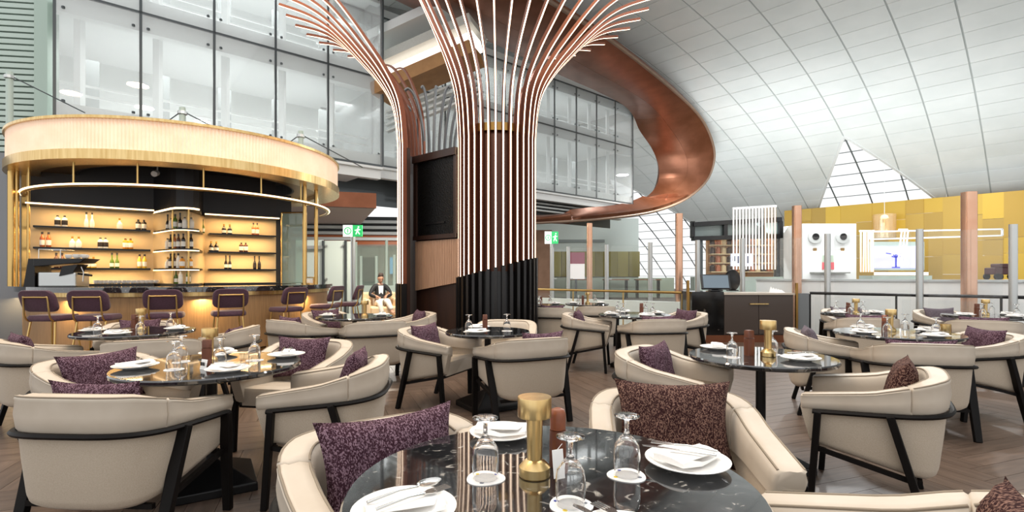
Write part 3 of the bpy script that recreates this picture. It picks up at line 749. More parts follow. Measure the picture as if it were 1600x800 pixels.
# ------------------------------------------------------------------ bar stools
def rrect(w, h, r, n=5):
    P = []
    for cx, cy, a0 in ((w/2-r, h/2-r, 0), (-w/2+r, h/2-r, 90), (-w/2+r, -h/2+r, 180), (w/2-r, -h/2+r, 270)):
        for k in range(n+1):
            a = math.radians(a0+90*k/n); P.append((cx+r*math.cos(a), cy+r*math.sin(a)))
    return P
def stool():
    s = empty('bar_stool')
    q = rrect(.44, .42, .10); pr = MB()
    pr.loft([[(x*.94, y*.94, .70) for x, y in q], [(x, y, .715) for x, y in q], [(x, y, .75) for x, y in q], [(x*.93, y*.93, .775) for x, y in q]]); pr.build('seat', [purple], s, smooth=50)
    q = rrect(.46, .28, .09); b = MB()
    def bk(y0, sc): return [(x*sc, -.22+y0-.10*(z/.28), .965+z*sc) for x, z in q]
    b.loft([bk(-.028, .95), bk(-.018, 1), bk(.018, 1), bk(.028, .95)]); b.build('backrest', [purple], s, smooth=50)
    for sx in (-1, 1):
        MB().tube([(sx*.16, .15, .70), (sx*.22, .21, 0)], .012, 8).build('leg', [goldtube], s, smooth=60)
        MB().tube([(sx*.16, -.16, .70), (sx*.22, -.25, 0)], .012, 8).build('leg', [goldtube], s, smooth=60)
    MB().tube(cat_rom([(-.16, -.17, .70), (-.16, -.24, .76), (-.155, -.27, 1.0), (-.12, -.278, 1.015), (.12, -.278, 1.015), (.155, -.27, 1.0), (.16, -.24, .76), (.16, -.17, .70)], 4), .011, 8).build('back_frame', [goldtube], s, smooth=60)
    f = MB()
    for a, b in (((-.2, .19, .28), (.2, .19, .28)), ((-.2, -.215, .28), (.2, -.215, .28)), ((-.2, -.215, .28), (-.2, .19, .28)), ((.2, -.215, .28), (.2, .19, .28))): f.tube([a, b], .009, 6)
    f.build('footrest', [goldtube], s)
    return s
st0 = stool()
spos = [(-6.10, 6.82), (-5.54, 6.86), (-4.88, 7.22), (-4.22, 7.62), (-3.75, 8.50), (-3.42, 9.35), (-3.22, 9.98)]
slab = ['leftmost purple bar stool at the end of the bar', 'second purple bar stool from the left, close to the leftmost', 'purple bar stool before the corner bottle shelves', 'purple bar stool fourth from the left, seen square from behind', 'purple bar stool third from the right, seen from behind', 'purple bar stool turned sideways, second from the right', 'farthest purple bar stool at the right end of the bar']
for i, (x, y) in enumerate(spos):
    o = st0 if i == 0 else copy_tree(st0)
    dx, dy = BC[0]-x, BC[1]-y
    if i < 4: dx *= .4; dy = 1
    o.location = (x, y, 0); o.rotation_euler = (0, 0, math.atan2(-dx, dy)); tag(o, slab[i], 'stool', 'purple bar stools along the bar')

# =================================================================== LOUNGE CHAIRS
CW, CDp = .355, .70      # half width, depth
def upath(n_arm=6, n_arc=22, back0=-.33, front=.33):
    """U-shaped outer outline from the left arm front round the back to the right arm front."""
    P = []; yc = -.02
    for k in range(n_arm): P.append((-CW, front+(yc-front)*k/n_arm))
    for k in range(n_arc+1):
        a = PI+PI*k/n_arc; e = 2/3.3
        c, s = math.cos(a), math.sin(a)
        P.append((CW*math.copysign(abs(c)**e, c), yc+(yc-back0)*math.copysign(abs(s)**e, s)))
    for k in range(1, n_arm+1): P.append((CW, yc+(front-yc)*k/n_arm))
    return P
UP = upath()
def unorm(P, i):
    a = Vector((*P[max(i-1, 0)], 0)); b = Vector((*P[min(i+1, len(P)-1)], 0)); d = (b-a).normalized()
    return Vector((-d.y, d.x, 0))        # points inward (path runs counter-clockwise seen from above)
def ztop(y): return interp(-y, [(-.33, .628), (-.0, .675), (.12, .71), (.28, .755), (.36, .765)])
def zrail(y): return interp(-y, [(-.33, .555), (.0, .578), (.33, .605)])
def chair():
    c = empty('lounge_chair')
    n = len(UP)
    def sect(i, prof):
        p = Vector((*UP[i], 0)); nr = unorm(UP, i); zt, zr = ztop(UP[i][1]), zrail(UP[i][1])
        return [tuple(p+nr*o+Vector((0, 0, zr+(zt-zr)*h))) for o, h in prof]
    prof = [(.012, -.12), (-.004, .05), (-.012, .45), (-.006, .85), (-.010, .93), (-.004, 1.0), (.010, 1.02), (.022, .985), (.055, 1.02), (.085, .96), (.10, .75), (.105, .3), (.10, -.4)]
    cuts = [(0, 8, 'arm_pad'), (8, n-9, 'back_pad'), (n-9, n-1, 'arm_pad')]
    for i0, i1, nm in cuts:
        rings = []
        for i in range(i0, i1+1):
            r = sect(i, prof)
            if i in (i0, i1):     # pinch the ends so that the seams read
                cx = sum(p[0] for p in r)/len(r); cy = sum(p[1] for p in r)/len(r); cz = sum(p[2] for p in r)/len(r)
                e = tuple((cx+(p[0]-cx)*.80, cy+(p[1]-cy)*.80, cz+(p[2]-cz)*.90) for p in r)
                f = 1 if i == i0 else -1; j = min(max(i+f, 0), n-1)
                nx = sect(j, prof); mid = [tuple(r[k][t]+(nx[k][t]-r[k][t])*.18 for t in range(3)) for k in range(len(r))]
                rings += [e, mid] if i == i0 else [mid, e]
            else: rings.append(r)
        pad = MB().loft(rings).build(nm, [uph2], c, smooth=55)
        for kk_ in (5, 9): MB().tube([rings[q][kk_] for q in range(1, len(rings)-1)], .0045, 5).build('piping', [pipe_m], pad, smooth=80)
    # lower shell: tapered outer body
    def body(i, h, inset):
        x, y = UP[i]; zb = interp(y, [(-.33, .235), (.33, .365)]); z0 = zb; z1 = zrail(y)+.0
        k = 1-(1-h)*.06; ky = 1-(1-h)*.13 if y < 0 else 1-(1-h)*.14
        p = Vector((x*k, y*ky, z0+(z1-z0)*h)); nr = unorm(UP, i); return tuple(p+nr*inset)
    rings = []
    for i in range(n): rings.append([body(i, 1.04, .004), body(i, .6, 0), body(i, .14, .0), body(i, .05, .006), body(i, .0, .028), body(i, 0, .07), body(i, .5, .075), body(i, 1.04, .075)])
    MB().loft(rings).build('shell', [uph], c, smooth=45)
    # seat cushion
    q = [(x*.80, max(y, -.26)*.86+.0) for x, y in UP]; q2 = q[::-1]
    seat = MB(); fr = [(p[0], min(p[1], .30)) for p in q]
    def zs_(y): return .0+.045*(y/.3)
    seat.loft([[(x*1.0, y, .30+zs_(y)) for x, y in fr], [(x, y, .41+zs_(y)*.6) for x, y in fr], [(x*.97, y*.97, .445+zs_(y)*.5) for x, y in fr], [(x*.85, y*.85, .457+zs_(y)*.5) for x, y in fr]])
    seat.build('seat', [uph2], c, smooth=50)
    # rail
    rp = []
    for i in range(1, n-1):
        p = Vector((*UP[i], 0))-unorm(UP, i)*.017; rp.append((p.x, p.y, zrail(UP[i][1])-.012))
    rr = []
    for i, p in enumerate(rp):
        p = Vector(p); nr = unorm(UP, i+1); w, h = .013, .011
        rr.append([tuple(p-nr*w*.4+Vector((0, 0, h))), tuple(p+nr*w+Vector((0, 0, h))), tuple(p+nr*w-Vector((0, 0, h))), tuple(p-nr*w*.6-Vector((0, 0, h))), tuple(p-nr*w*1.1)])
    MB().loft(rr).build('frame_rail', [blackwood], c, smooth=50)
    for sx in (-1, 1):
        x = sx*(CW+.012)
        MB().bar((x, .245, zrail(.245)-.01), (x*.97, .285, 0), .034, .058, up=(1, 0, 0), h2=.044).build('leg', [blackwood], c, bevel=.004)
        MB().bar((x, -.075, zrail(-.1)-.01), (x*.95, -.235, 0), .036, .066, up=(1, 0, 0), h2=.048).build('leg', [blackwood], c, bevel=.004)
        MB().bar((x*.96, .262, .345), (x*.93, -.18, .245), .022, .024).build('lower_rail', [blackwood], c)
    MB().bar((-.32, .255, .335), (.32, .255, .335), .022, .024).build('lower_rail', [blackwood], c)
    MB().bar((-.31, -.20, .235), (.31, -.20, .235), .022, .024).build('lower_rail', [blackwood], c)
    return c
pipe_m = mat('piping_cord', '#8f8271', .8)
ch0 = chair(); ch_used = False
def pillow_mesh(w, h, t, mt, name='cushion'):
    nx, ny = 16, 12; V = []; F = []
    for side in (1, -1):
        for j in range(ny+1):
            for i in range(nx+1):
                a, b = -1+2*i/nx, -1+2*j/ny
                k = (1-abs(a)**3.2)*(1-abs(b)**3.2); th = t/2*k**.55
                px = a*w/2*(1-.12*(1-b*b)*abs(a)**2); pz = b*h/2*(1-.13*(1-a*a)*abs(b)**2)
                wr = .006*math.sin(9*a+5*b)*k
                V.append((px, side*th+wr, pz))
    n1 = (nx+1)*(ny+1)
    for s in (0, 1):
        for j in range(ny):
            for i in range(nx):
                q = [s*n1+j*(nx+1)+i, s*n1+j*(nx+1)+i+1, s*n1+(j+1)*(nx+1)+i+1, s*n1+(j+1)*(nx+1)+i]
                F.append(tuple(q if s else q[::-1]))
    m = MB().add(V, F); e = m.build(name, [mt], smooth=80)
    wl = e.modifiers.new('weld', 'WELD'); wl.merge_threshold = .0008
    return e
PILL = {}
def place_chair(pos, face, label, cush=None, clabel=None, table='chairs', side=0, tilt=.25, cw=.46, chh=.34, cz=0, roll=0, cy=0):
    global ch_used
    o = copy_tree(ch0) if ch_used else ch0
    ch_used = True
    f = Vector((*face, 0)).normalized(); rz = math.atan2(-f.x, f.y)
    o.location = (*pos, 0); o.rotation_euler = (0, 0, rz); tag(o, label, 'chair', 'beige tub chairs around the tables')
    if cush:
        key = (cush, cw, chh)
        if key not in PILL: PILL[key] = pillow_mesh(cw, chh, .13, {'p': cush_p, 'b': cush_b, 'g': cush_g}[cush]); q = PILL[key]
        else: q = PILL[key].copy(); COL.objects.link(q)
        M = Matrix.Translation((*pos, 0)) @ Matrix.Rotation(rz, 4, 'Z') @ Matrix.Translation((side, -.115+cy, .475+chh/2*math.cos(tilt)+cz)) @ Matrix.Rotation(tilt, 4, 'X') @ Matrix.Rotation(roll, 4, 'Y')
        q.matrix_world = M; tag(q, clabel, 'cushion', 'woven cushions on the tub chairs')
    return o
T = {}   # tables: centre, radius
T['front'] = (Vector((.105, 1.345, 0)), .53); T['right'] = (Vector((1.70, 3.50, 0)), .465); T['left'] = (Vector((-1.86, 3.17, 0)), .515)
T['column'] = (Vector((-.24, 5.06, 0)), .415); T['stool'] = (Vector((-3.72, 5.06, 0)), .51); T['man'] = (Vector((-2.12, 6.9, 0)), .5)
T['desk'] = (Vector((1.72, 7.2, 0)), .5); T['rightmid'] = (Vector((3.68, 4.9, 0)), .52); T['edge'] = (Vector((6.5, 7.0, 0)), .5); T['rail'] = (Vector((4.95, 7.35, 0)), .45); T['backrail'] = (Vector((1.45, 9.9, 0)), .42)
T['pillar'] = (Vector((.62, 9.6, 0)), .38)
TD = {'front': 'the nearest table', 'right': 'the table right of centre', 'left': 'the left foreground table', 'column': 'the small table before the lit column', 'stool': 'the table nearest the bar stools',
      'man': 'the table in front of the seated man', 'desk': 'the table left of the cash desk', 'rightmid': 'the second table on the right', 'edge': 'the table at the far right edge', 'rail': 'the table by the right railing', 'backrail': 'the far table by the left railing', 'pillar': 'the far table just right of the column'}
C = place_chair
# front table
C((-.335, 1.64), (.58, -.8), 'cream tub chair with purple cushion left of the nearest table', 'p', 'large purple flecked cushion on the chair left of the nearest table', side=.0, cw=.50, chh=.37, tilt=.28)
C((.69, 2.12), (-.12, -1), 'cream tub chair with brown cushion behind the nearest table', 'b', 'large aubergine flecked cushion on the chair behind the nearest table', cw=.50, chh=.37, tilt=.22, cz=.0)
C((.92, 1.12), (-.9, .42), 'tub chair at bottom right whose back is cut by the frame', 'b', 'aubergine cushion at the bottom right corner', side=.16, tilt=.3, cw=.36, chh=.32, cy=-.075)
# right table
C((2.10, 2.98), (-.81, .58), 'beige tub chair seen from its side, right of the table right of centre', 'b', 'crumpled aubergine cushion in the side-on chair on the right', side=-.02, tilt=.22, cw=.36, chh=.37, cy=-.01)
C((1.12, 3.62), (.78, -.62), 'beige tub chair with dotted cushion left of the table right of centre', 'p', 'mauve dotted cushion on the chair left of the table right of centre', side=-.05)
# left table
C((-1.95, 2.58), (.06, 1), 'cream tub chair seen from behind at the left foreground table', 'p', 'purple cushion showing above the back of the left foreground chair', side=-.02, cz=-.02, chh=.36)
C((-1.13, 3.22), (-1, -.12), 'cream tub chair with its back to the right, at the left foreground table', 'p', 'purple cushion standing in the chair right of the left foreground table', side=.06, tilt=.25, cw=.38, chh=.36)
C((-2.56, 3.30), (1, -.35), 'beige tub chair at the left side of the left foreground table', 'p', 'broad purple cushion on the chair left of the left foreground table', cw=.50, side=0)
C((-1.66, 4.00), (-.15, -1), 'beige tub chair on the far side of the left foreground table', 'p', 'purple cushion on the chair beyond the left foreground table', cw=.46, side=.05)
# stool table
C((-4.02, 4.42), (.55, .8), 'tub chair at the left edge of the picture, seen from behind', 'p', 'small purple cushion corner in the tub chair at the left edge', side=-.16, cw=.40)
C((-3.15, 4.52), (-.45, .9), 'tub chair seen from behind between the left foreground table and the bar stools', None)
C((-3.02, 5.30), (-1, -.15), 'tub chair with small cushion right of the table nearest the bar stools', 'p', 'small purple cushion on the chair right of the table nearest the bar stools', cw=.36, chh=.30)
C((-4.15, 5.70), (.5, -.8), 'tub chair beyond the table nearest the bar stools', 'p', 'purple cushion on the chair beyond the table nearest the bar stools', cw=.40)
# table in front of the man
C((-2.62, 6.35), (.55, .8), 'tub chair seen from behind, left of the table in front of the seated man', 'p', 'purple cushion above the chair left of the table before the seated man', cw=.44)
C((-1.68, 6.22), (-.45, .9), 'tub chair seen from behind, right of the table in front of the seated man', None)
C((-2.62, 7.42), (.75, -.6), 'tub chair facing us beyond the table in front of the seated man', 'p', 'mauve cushion on the chair beyond the table before the seated man', cw=.46)
C((-1.45, 7.30), (-1, -.5), 'tub chair against the dark column base', 'p', 'aubergine cushion on the chair against the dark column base', cw=.42)
# column table
C((-.76, 5.22), (.92, -.40), 'tub chair with cushion left of the small table before the lit column', 'p', 'purple cushion on the chair left of the small column table', side=.02)
C((.10, 4.62), (-.42, .9), 'tub chair seen from behind in front of the small column table', 'p', 'purple cushion peeping over the chair before the small column table', side=.12, cw=.42)
C((-.08, 5.88), (-.1, -1), 'tub chair on the far side of the small column table', None)
# desk table
C((1.05, 7.18), (1, -.25), 'tub chair left of the table beside the cash desk', 'p', 'mauve cushion on the chair left of the table beside the cash desk', side=-.1, cw=.40)
C((1.80, 6.52), (-.15, 1), 'tub chair seen from behind at the table beside the cash desk', 'p', 'flat purple cushion over the back of the chair beside the cash desk', cw=.46)
C((2.42, 7.45), (-1, -.4), 'tub chair right of the table beside the cash desk', 'p', 'mauve cushion on the chair right of the table beside the cash desk', cw=.44)
C((.72, 8.75), (.3, 1), 'grey tub chair directly right of the column base', 'p', 'aubergine cushion on the chair right of the column base', cw=.40)
C((1.50, 9.15), (.1, 1), 'tan-lit tub chair behind the desk-side table', None)
# second right table
C((3.03, 4.98), (.90, -.42), 'tub chair with grey cushion left of the second table on the right', 'g', 'grey mauve cushion on the chair left of the second right table', side=.08, cw=.40)
C((3.33, 4.28), (.22, 1), 'tub chair seen from behind in front of the second table on the right', 'p', 'long purple cushion behind the chair before the second right table', cw=.52, cz=-.02)
C((4.33, 4.86), (-1, .12), 'tub chair right of the second table on the right', 'p', 'purple cushion on the chair right of the second right table', cw=.48)
C((5.78, 6.32), (.55, .9), 'tub chair seen from behind at the far right edge', 'p', 'purple cushion above the chair at the far right edge', cw=.48)
C((6.55, 7.72), (-.05, -1), 'tub chair beyond the table at the far right edge', 'g', 'grey cushion on the chair beyond the far right table', cw=.46)
C((4.60, 6.72), (.3, 1), 'tub chair seen from behind at the table by the right railing', 'p', 'long purple cushion over the chair by the right railing', cw=.50)
C((5.25, 7.95), (-.2, -1), 'tub chair beyond the table by the right railing', 'g', 'grey mauve cushion on the chair beyond the railing table', cw=.46)

# =================================================================== TABLES AND SETTINGS
def table(key):
    c, R = T[key]
    t = empty('round_table', c, 0, 'round black marble pedestal table, %s' % TD[key].replace('the ', '', 1), 'table', 'round marble tables')
    MB().lathe([(R-.03, .715), (R-.008, .72), (R, .728), (R, .742), (R-.006, .75), (0, .75)], 72).build('marble_top', [marble], t, smooth=30)
    MB().lathe([(.15, .69), (.15, .715)], 20).build('mounting_plate', [blackmetal], t)
    MB().tube([(0, 0, .06), (0, 0, .70)], .032, 14).build('pole', [blackmetal], t, smooth=60)
    b = MB(); w = .28
    rz = .55 if key != 'right' else .2
    rings = []
    for s, z in ((w, 0), (w, .05), (.035, .17)): rings.append([(s*math.cos(rz+PI/4+k*PI/2)*1.2, s*math.sin(rz+PI/4+k*PI/2)*1.2, z) for k in range(4)])
    b.loft(rings); b.build('pyramid_base', [blackmetal], t, bevel=.006)
    return t
for k in T: table(k)
# prototypes
def goblet_proto():
    e = empty('wine_goblet')   # stands upside down: rim on the table, foot in the air
    H = .165
    out = [(.0335, 0), (.036, .03), (.0365, .055), (.033, .082), (.020, .102), (.0085, .112), (.0055, .125), (.0065, .148), (.014, .157), (.034, .160), (.0345, .163), (.030, .165), (.004, .1655)]
    inn = [(.0, .104), (.016, .099), (.0305, .080), (.0345, .055), (.034, .03), (.032, 0)]
    MB().lathe(out+[(0.0005, .1655)], 32)
    n = 28; V = []; F = []
    prof = inn+out
    m = MB(); 
    for r, z in prof:
        for k in range(n):
            a = 2*PI*k/n; V.append((max(r, 2e-4)*math.cos(a), max(r, 2e-4)*math.sin(a), z))
    for i in range(len(prof)-1):
        for k in range(n): k2 = (k+1) % n; F.append((i*n+k, i*n+k2, (i+1)*n+k2, (i+1)*n+k))
    F.append(tuple(range(n-1, -1, -1))); F.append(tuple((len(prof)-1)*n+k for k in range(n)))
    m.add(V, F); m.build('glass', [glassm], e, smooth=60)
    return e
def disc_proto():
    e = empty('paper_coaster')
    q = []
    for k in range(40):
        a = 2*PI*k/40; q.append((.052*math.cos(a)*(1+.05*math.cos(3*a)), .052*math.sin(a)*(1+.05*math.cos(3*a))))
    MB().prism(q, 0, .002).build('card', [paper], e)
    for x, y, m in ((.034, .012, mat('coaster_yellow', '#e3c437', .8)), (-.03, .02, mat('coaster_grey', '#777b84', .8)), (.012, -.036, mat('coaster_blue', '#3b4a9a', .8))):
        MB().lathe([(.006, .002), (.006, .0024)], 10, (x, y, 0)).build('printed_dot', [m], e)
    return e
def plate_proto(r=.118):
    e = empty('dinner_plate')
    k = r/.118
    MB().lathe([(.06*k, 0), (.066*k, .004), (.11*k, .018), (.118*k, .021), (.1185*k, .0235), (.114*k, .024), (.10*k, .019), (.07*k, .008), (0, .008)], 48).build('dish', [porcelain], e, smooth=50)
    return e
def napkin_proto():
    e = empty('folded_napkin')
    m = MB(); nx, ny = 10, 6; V = []; F = []
    for z in (0, 1):
        for j in range(ny+1):
            for i in range(nx+1):
                a, b = i/nx, j/ny; x = -.085+.17*a; y = -.05+.10*b*(1-.25*a)
                V.append((x, y, z*.012+.010+.012*abs(a-.5)*2+.006*math.sin(6*a+3*b)*z))
    n1 = (nx+1)*(ny+1)
    for z in (0, 1):
        for j in range(ny):
            for i in range(nx):
                q = (z*n1+j*(nx+1)+i, z*n1+j*(nx+1)+i+1, z*n1+(j+1)*(nx+1)+i+1, z*n1+(j+1)*(nx+1)+i); F.append(q if z else q[::-1])
    edge = [j*(nx+1) for j in range(0)]
    per = [i for i in range(nx+1)]+[(j+1)*(nx+1)-1 for j in range(1, ny+1)]+[ny*(nx+1)+i for i in range(nx-1, -1, -1)]+[j*(nx+1) for j in range(ny-1, 0, -1)]
    for k in range(len(per)): a, b = per[k], per[(k+1) % len(per)]; F.append((a, b, b+n1, a+n1))
    m.add(V, F); m.build('cloth', [linen], e, smooth=50)
    fl = MB(); fl.add([(-.07, -.045, .032), (.06, -.05, .034), (.085, .02, .036), (-.075, .03, .032), (-.07, -.045, .036), (.06, -.05, .038), (.085, .02, .041), (-.075, .03, .036)], [(0, 3, 2, 1), (4, 5, 6, 7), (0, 1, 5, 4), (1, 2, 6, 5), (2, 3, 7, 6), (3, 0, 4, 7)]); fl.build('folded_flap', [linen], e, bevel=.002)
    return e
def fork_proto():
    e = empty('fork'); m = MB()
    m.tube([(-.10, 0, .002), (-.02, 0, .007), (.02, 0, .004)], [.0035, .0028, .0035], 6)
    m.build('handle', [steel], e, smooth=60)
    m = MB(); m.prism([(.018, -.004), (.034, -.012), (.045, -.012), (.045, .012), (.034, .012), (.018, .004)], .003, .005)
    for k in range(4): y = -.0105+.007*k; m.box((.045, y-.0018, .003), (.085, y+.0018, .005))
    m.build('tines', [steel], e); return e
def spoon_proto():
    e = empty('spoon'); MB().tube([(-.10, 0, .002), (-.02, 0, .008), (.03, 0, .004)], [.0035, .0028, .003], 6).build('handle', [steel], e, smooth=60)
    V = []; n = 18; rings = []
    for s, z in ((1, .006), (.8, .002), (.4, 0), (.02, 0)): rings.append([(.058+.032*s*math.cos(2*PI*k/n), .020*s*math.sin(2*PI*k/n), z) for k in range(n)])
    rings = [[(.058+.032*1.02*math.cos(2*PI*k/n), .0205*math.sin(2*PI*k/n), .0075) for k in range(n)]]+rings
    MB().loft(rings, True, False).build('bowl', [steel], e, smooth=60); return e
def knife_proto():
    e = empty('table_knife'); MB().bar((-.10, 0, .004), (0, 0, .004), .010, .006, w2=.009).build('handle', [steel], e, bevel=.002)
    MB().prism([(0, -.005), (.08, -.008), (.105, -.002), (.10, .006), (0, .005)], .003, .005).build('blade', [steel], e); return e
def lamp_proto():
    e = empty('table_lamp')
    MB().lathe([(.041, 0), (.043, .003), (.043, .026), (.030, .040), (.0205, .046)], 40).build('base', [brass], e, smooth=30)
    MB().lathe([(.0205, .046), (.0225, .165)], 32).build('stem', [brass], e, smooth=40)
    MB().lathe([(.030, .163), (.046, .163), (.0465, .165), (.0465, .214), (.0455, .217), (0, .2175)], 48).build('shade', [brass], e, smooth=30)
    return e
def mill_proto(square=False):
    e = empty('pepper_mill')
    if square:
        q = rrect(.046, .046, .006); MB().loft([[(x, y, 0) for x, y in q], [(x*1.02, y*1.02, .105) for x, y in q]]).build('body', [millwood], e, smooth=40)
        MB().loft([[(x*.95, y*.95, .108) for x, y in q], [(x*.95, y*.95, .150) for x, y in q], [(x*.8, y*.8, .156) for x, y in q]]).build('top', [millwood], e, smooth=40)
    else:
        MB().lathe([(.024, 0), (.025, .004), (.0235, .105)], 24).build('body', [millwood], e, smooth=40)
        MB().lathe([(.022, .107), (.0225, .112), (.023, .15), (.019, .163), (.008, .168)], 24).build('top', [vary(mat('cherry_top', '#7a4228', .4), '#8a4d30', 30)], e, smooth=50)
    return e
def holder_proto():
    e = empty('condiment_pot'); MB().lathe([(.022, 0), (.024, .004), (.024, .05), (.021, .05), (.02, .01), (0, .008)], 20).build('pot', [porcelain], e, smooth=50); return e
PROTO = {}
def put(kind, fn, loc, rz, label, cat, group, scale=1):
    if kind not in PROTO: PROTO[kind] = fn(); o = PROTO[kind]
    else: o = copy_tree(PROTO[kind])
    o.location = loc; o.rotation_euler = (0, 0, rz); o.scale = (scale,)*3; tag(o, label, cat, group); return o
TZ = .7502
def goblet(x, y, label, coaster=True):
    if coaster: put('disc', disc_proto, (x, y, TZ), random.uniform(0, 6), 'paper coaster under '+label, 'coaster', 'paper coasters')
    put('gob', goblet_proto, (x, y, TZ+(.0026 if coaster else 0)), random.uniform(0, 6), label, 'glass', 'upturned goblets')
def setting(x, y, a, where, cut=('fork', 'spoon'), ps=1.0, nap=None, cutrot=0):
    put('plate', plate_proto, (x, y, TZ), 0, 'white plate, '+where, 'plate', 'white dinner plates', ps)
    put('nap', napkin_proto, (x, y, TZ+.004), nap if nap is not None else a, 'white napkin, '+where, 'napkin', 'folded napkins')
    for i, cname in enumerate(cut):
        fn = {'fork': fork_proto, 'spoon': spoon_proto, 'knife': knife_proto}[cname]
        ox, oy = math.cos(a+cutrot+PI/2)*.022*(i*2-1), math.sin(a+cutrot+PI/2)*.022*(i*2-1)
        put(cname, fn, (x+ox+.02*math.cos(a+cutrot), y+oy+.02*math.sin(a+cutrot), TZ+.046), a+cutrot, 'silver %s, %s' % (cname, where), cname, 'silver cutlery')
# nearest table
setting(-.245, 1.165, .35, 'left setting of the nearest table', nap=.35, cutrot=.35)
setting(.505, 1.475, .5, 'right setting of the nearest table', ('fork', 'knife'), nap=.6, cutrot=2.2)
setting(-.035, 1.745, .1, 'far setting of the nearest table', (), ps=.92, nap=-.1)
setting(.225, 1.03, 2.2, 'front setting of the nearest table', ('fork', 'knife'), nap=2.4)
goblet(-.072, 1.385, 'upturned goblet left of the brass lamp on the nearest table')
goblet(.140, 1.225, 'upturned goblet nearest the camera with a tag card')
goblet(.315, 1.405, 'upturned goblet beside the right plate of the nearest table')
put('lamp', lamp_proto, (.062, 1.405, TZ), 0, 'tall brass cordless lamp on the nearest table', 'lamp', 'brass table lamps')
put('millr', mill_proto, (.132, 1.475, TZ), 0, 'round wooden pepper mill behind the lamp on the nearest table', 'pepper mill', 'wooden mills')
tg = empty('tag_card', (.118, 1.275, TZ), .5, 'small printed tag card leaning beside the nearest goblet', 'card')
MB().bar((0, 0, .045), (.002, .012, .112), .032, .0015, up=(0, 1, .2)).build('card', [paper], tg)
MB().tube([(0, .012, .11), (.015, .01, .125)], .0008, 4).build('string', [paper], tg)
# other tables
DIRS = {'left': (-1, .05), 'right': (1, -.05), 'far': (.05, 1), 'near': (-.05, -1)}
def dress(key, seats, rot, lamp=(0.02, .05), mill=(-.07, .08), square=True, gl=True, cutlery=True):
    c, R = T[key]
    for s in seats:
        d = Vector((*DIRS[s], 0)); d.rotate(Matrix.Rotation(rot, 3, 'Z')); p = c+d*(R-.15)
        a = math.atan2(d.y, d.x)+PI/2
        setting(p.x, p.y, a, '%s side of %s' % (s, TD[key]), ('fork', 'knife') if cutlery else (), ps=.95)
        if gl:
            sd = Vector((-d.y, d.x, 0)); q = c+d*(R*.50)+sd*.14
            goblet(q.x, q.y, 'upturned goblet on the %s side of %s' % (s, TD[key]), key in ('right', 'left', 'column'))
    if lamp: put('lamp', lamp_proto, (c.x+lamp[0], c.y+lamp[1], TZ), 0, 'brass cordless lamp on '+TD[key], 'lamp', 'brass table lamps')
    if mill: put('mills' if square else 'millr', (lambda: mill_proto(True)) if square else mill_proto, (c.x+mill[0], c.y+mill[1], TZ), 0, '%s on %s' % ('square wooden pepper mill' if square else 'round wooden pepper mill', TD[key]), 'pepper mill', 'wooden mills')
# table right of centre, matched to the photo
setting(1.86, 3.30, .2, 'right side of the table right of centre', ('fork', 'knife'))
setting(1.52, 3.80, 1.4, 'far side of the table right of centre', ())
goblet(1.47, 3.42, 'upturned goblet on the left of the table right of centre'); goblet(1.80, 3.54, 'upturned goblet behind the lamp on the table right of centre')
put('lamp', lamp_proto, (1.735, 3.47, TZ), 0, 'brass cordless lamp on the table right of centre', 'lamp', 'brass table lamps', 1.12)
put('mills', lambda: mill_proto(True), (1.63, 3.52, TZ), .3, 'square wooden pepper mill left of the lamp on the table right of centre', 'pepper mill', 'wooden mills', 1.1)
# left foreground table
setting(-2.22, 3.02, 1.0, 'left side of the left foreground table', ()); setting(-1.62, 2.92, .2, 'near side of the left foreground table', ('fork', 'knife'))
setting(-1.52, 3.45, 1.9, 'right side of the left foreground table', ('fork', 'knife')); setting(-2.02, 3.52, 1.2, 'far side of the left foreground table', ())
goblet(-1.97, 2.98, 'upturned goblet at the front of the left foreground table'); goblet(-1.78, 3.12, 'upturned goblet right of the lamp on the left foreground table'); goblet(-1.66, 3.30, 'upturned goblet on the right of the left foreground table'); goblet(-2.10, 3.25, 'upturned goblet behind the left plate of the left foreground table')
put('lamp', lamp_proto, (-1.90, 3.22, TZ), 0, 'brass cordless lamp on the left foreground table', 'lamp', 'brass table lamps')
put('mills', lambda: mill_proto(True), (-1.865, 3.13, TZ), .2, 'square wooden mill in front of the lamp on the left foreground table', 'pepper mill', 'wooden mills')
ns_ = empty('table_number', (-1.80, 2.98, TZ), -.5, 'small white printed table sign on the left foreground table', 'table sign')
MB().bar((0, 0, 0), (0, .012, .058), .05, .006, up=(0, 1, 0)).build('card', [paper], ns_)
for k in (-1, 1): MB().cbox((k*.011, -.002, .034), (.013, .004, .020)).build('printed_mark', [dark], ns_)
# column table
setting(-.33, 4.86, .1, 'near side of the small table before the lit column', ()); setting(-.34, 5.30, .1, 'far side of the small table before the lit column', ())
goblet(-.42, 4.98, 'upturned goblet on the left of the small table before the lit column'); goblet(-.05, 5.05, 'upturned goblet on the right of the small table before the lit column')
put('mills', lambda: mill_proto(True), (-.27, 5.12, TZ), .2, 'square wooden pepper mill on the small table before the lit column', 'pepper mill', 'wooden mills')
dress('stool', ('left', 'right', 'near'), .3); dress('man', ('left', 'right'), .2, lamp=(.18, -.15), mill=None, gl=False)
dress('desk', ('left', 'right', 'near', 'far'), .3, lamp=None, mill=(.10, .0)); dress('rightmid', ('left', 'right', 'far', 'near'), .25, lamp=(.02, .1), mill=(-.10, .02), square=False)
dress('edge', ('left', 'right', 'near'), .2, cutlery=False); dress('rail', ('left', 'right', 'far'), .2, lamp=(-.08, -.1), cutlery=False)
dress('backrail', ('left', 'right'), .2, cutlery=False); dress('pillar', ('left', 'right'), .5, lamp=None, cutlery=False)
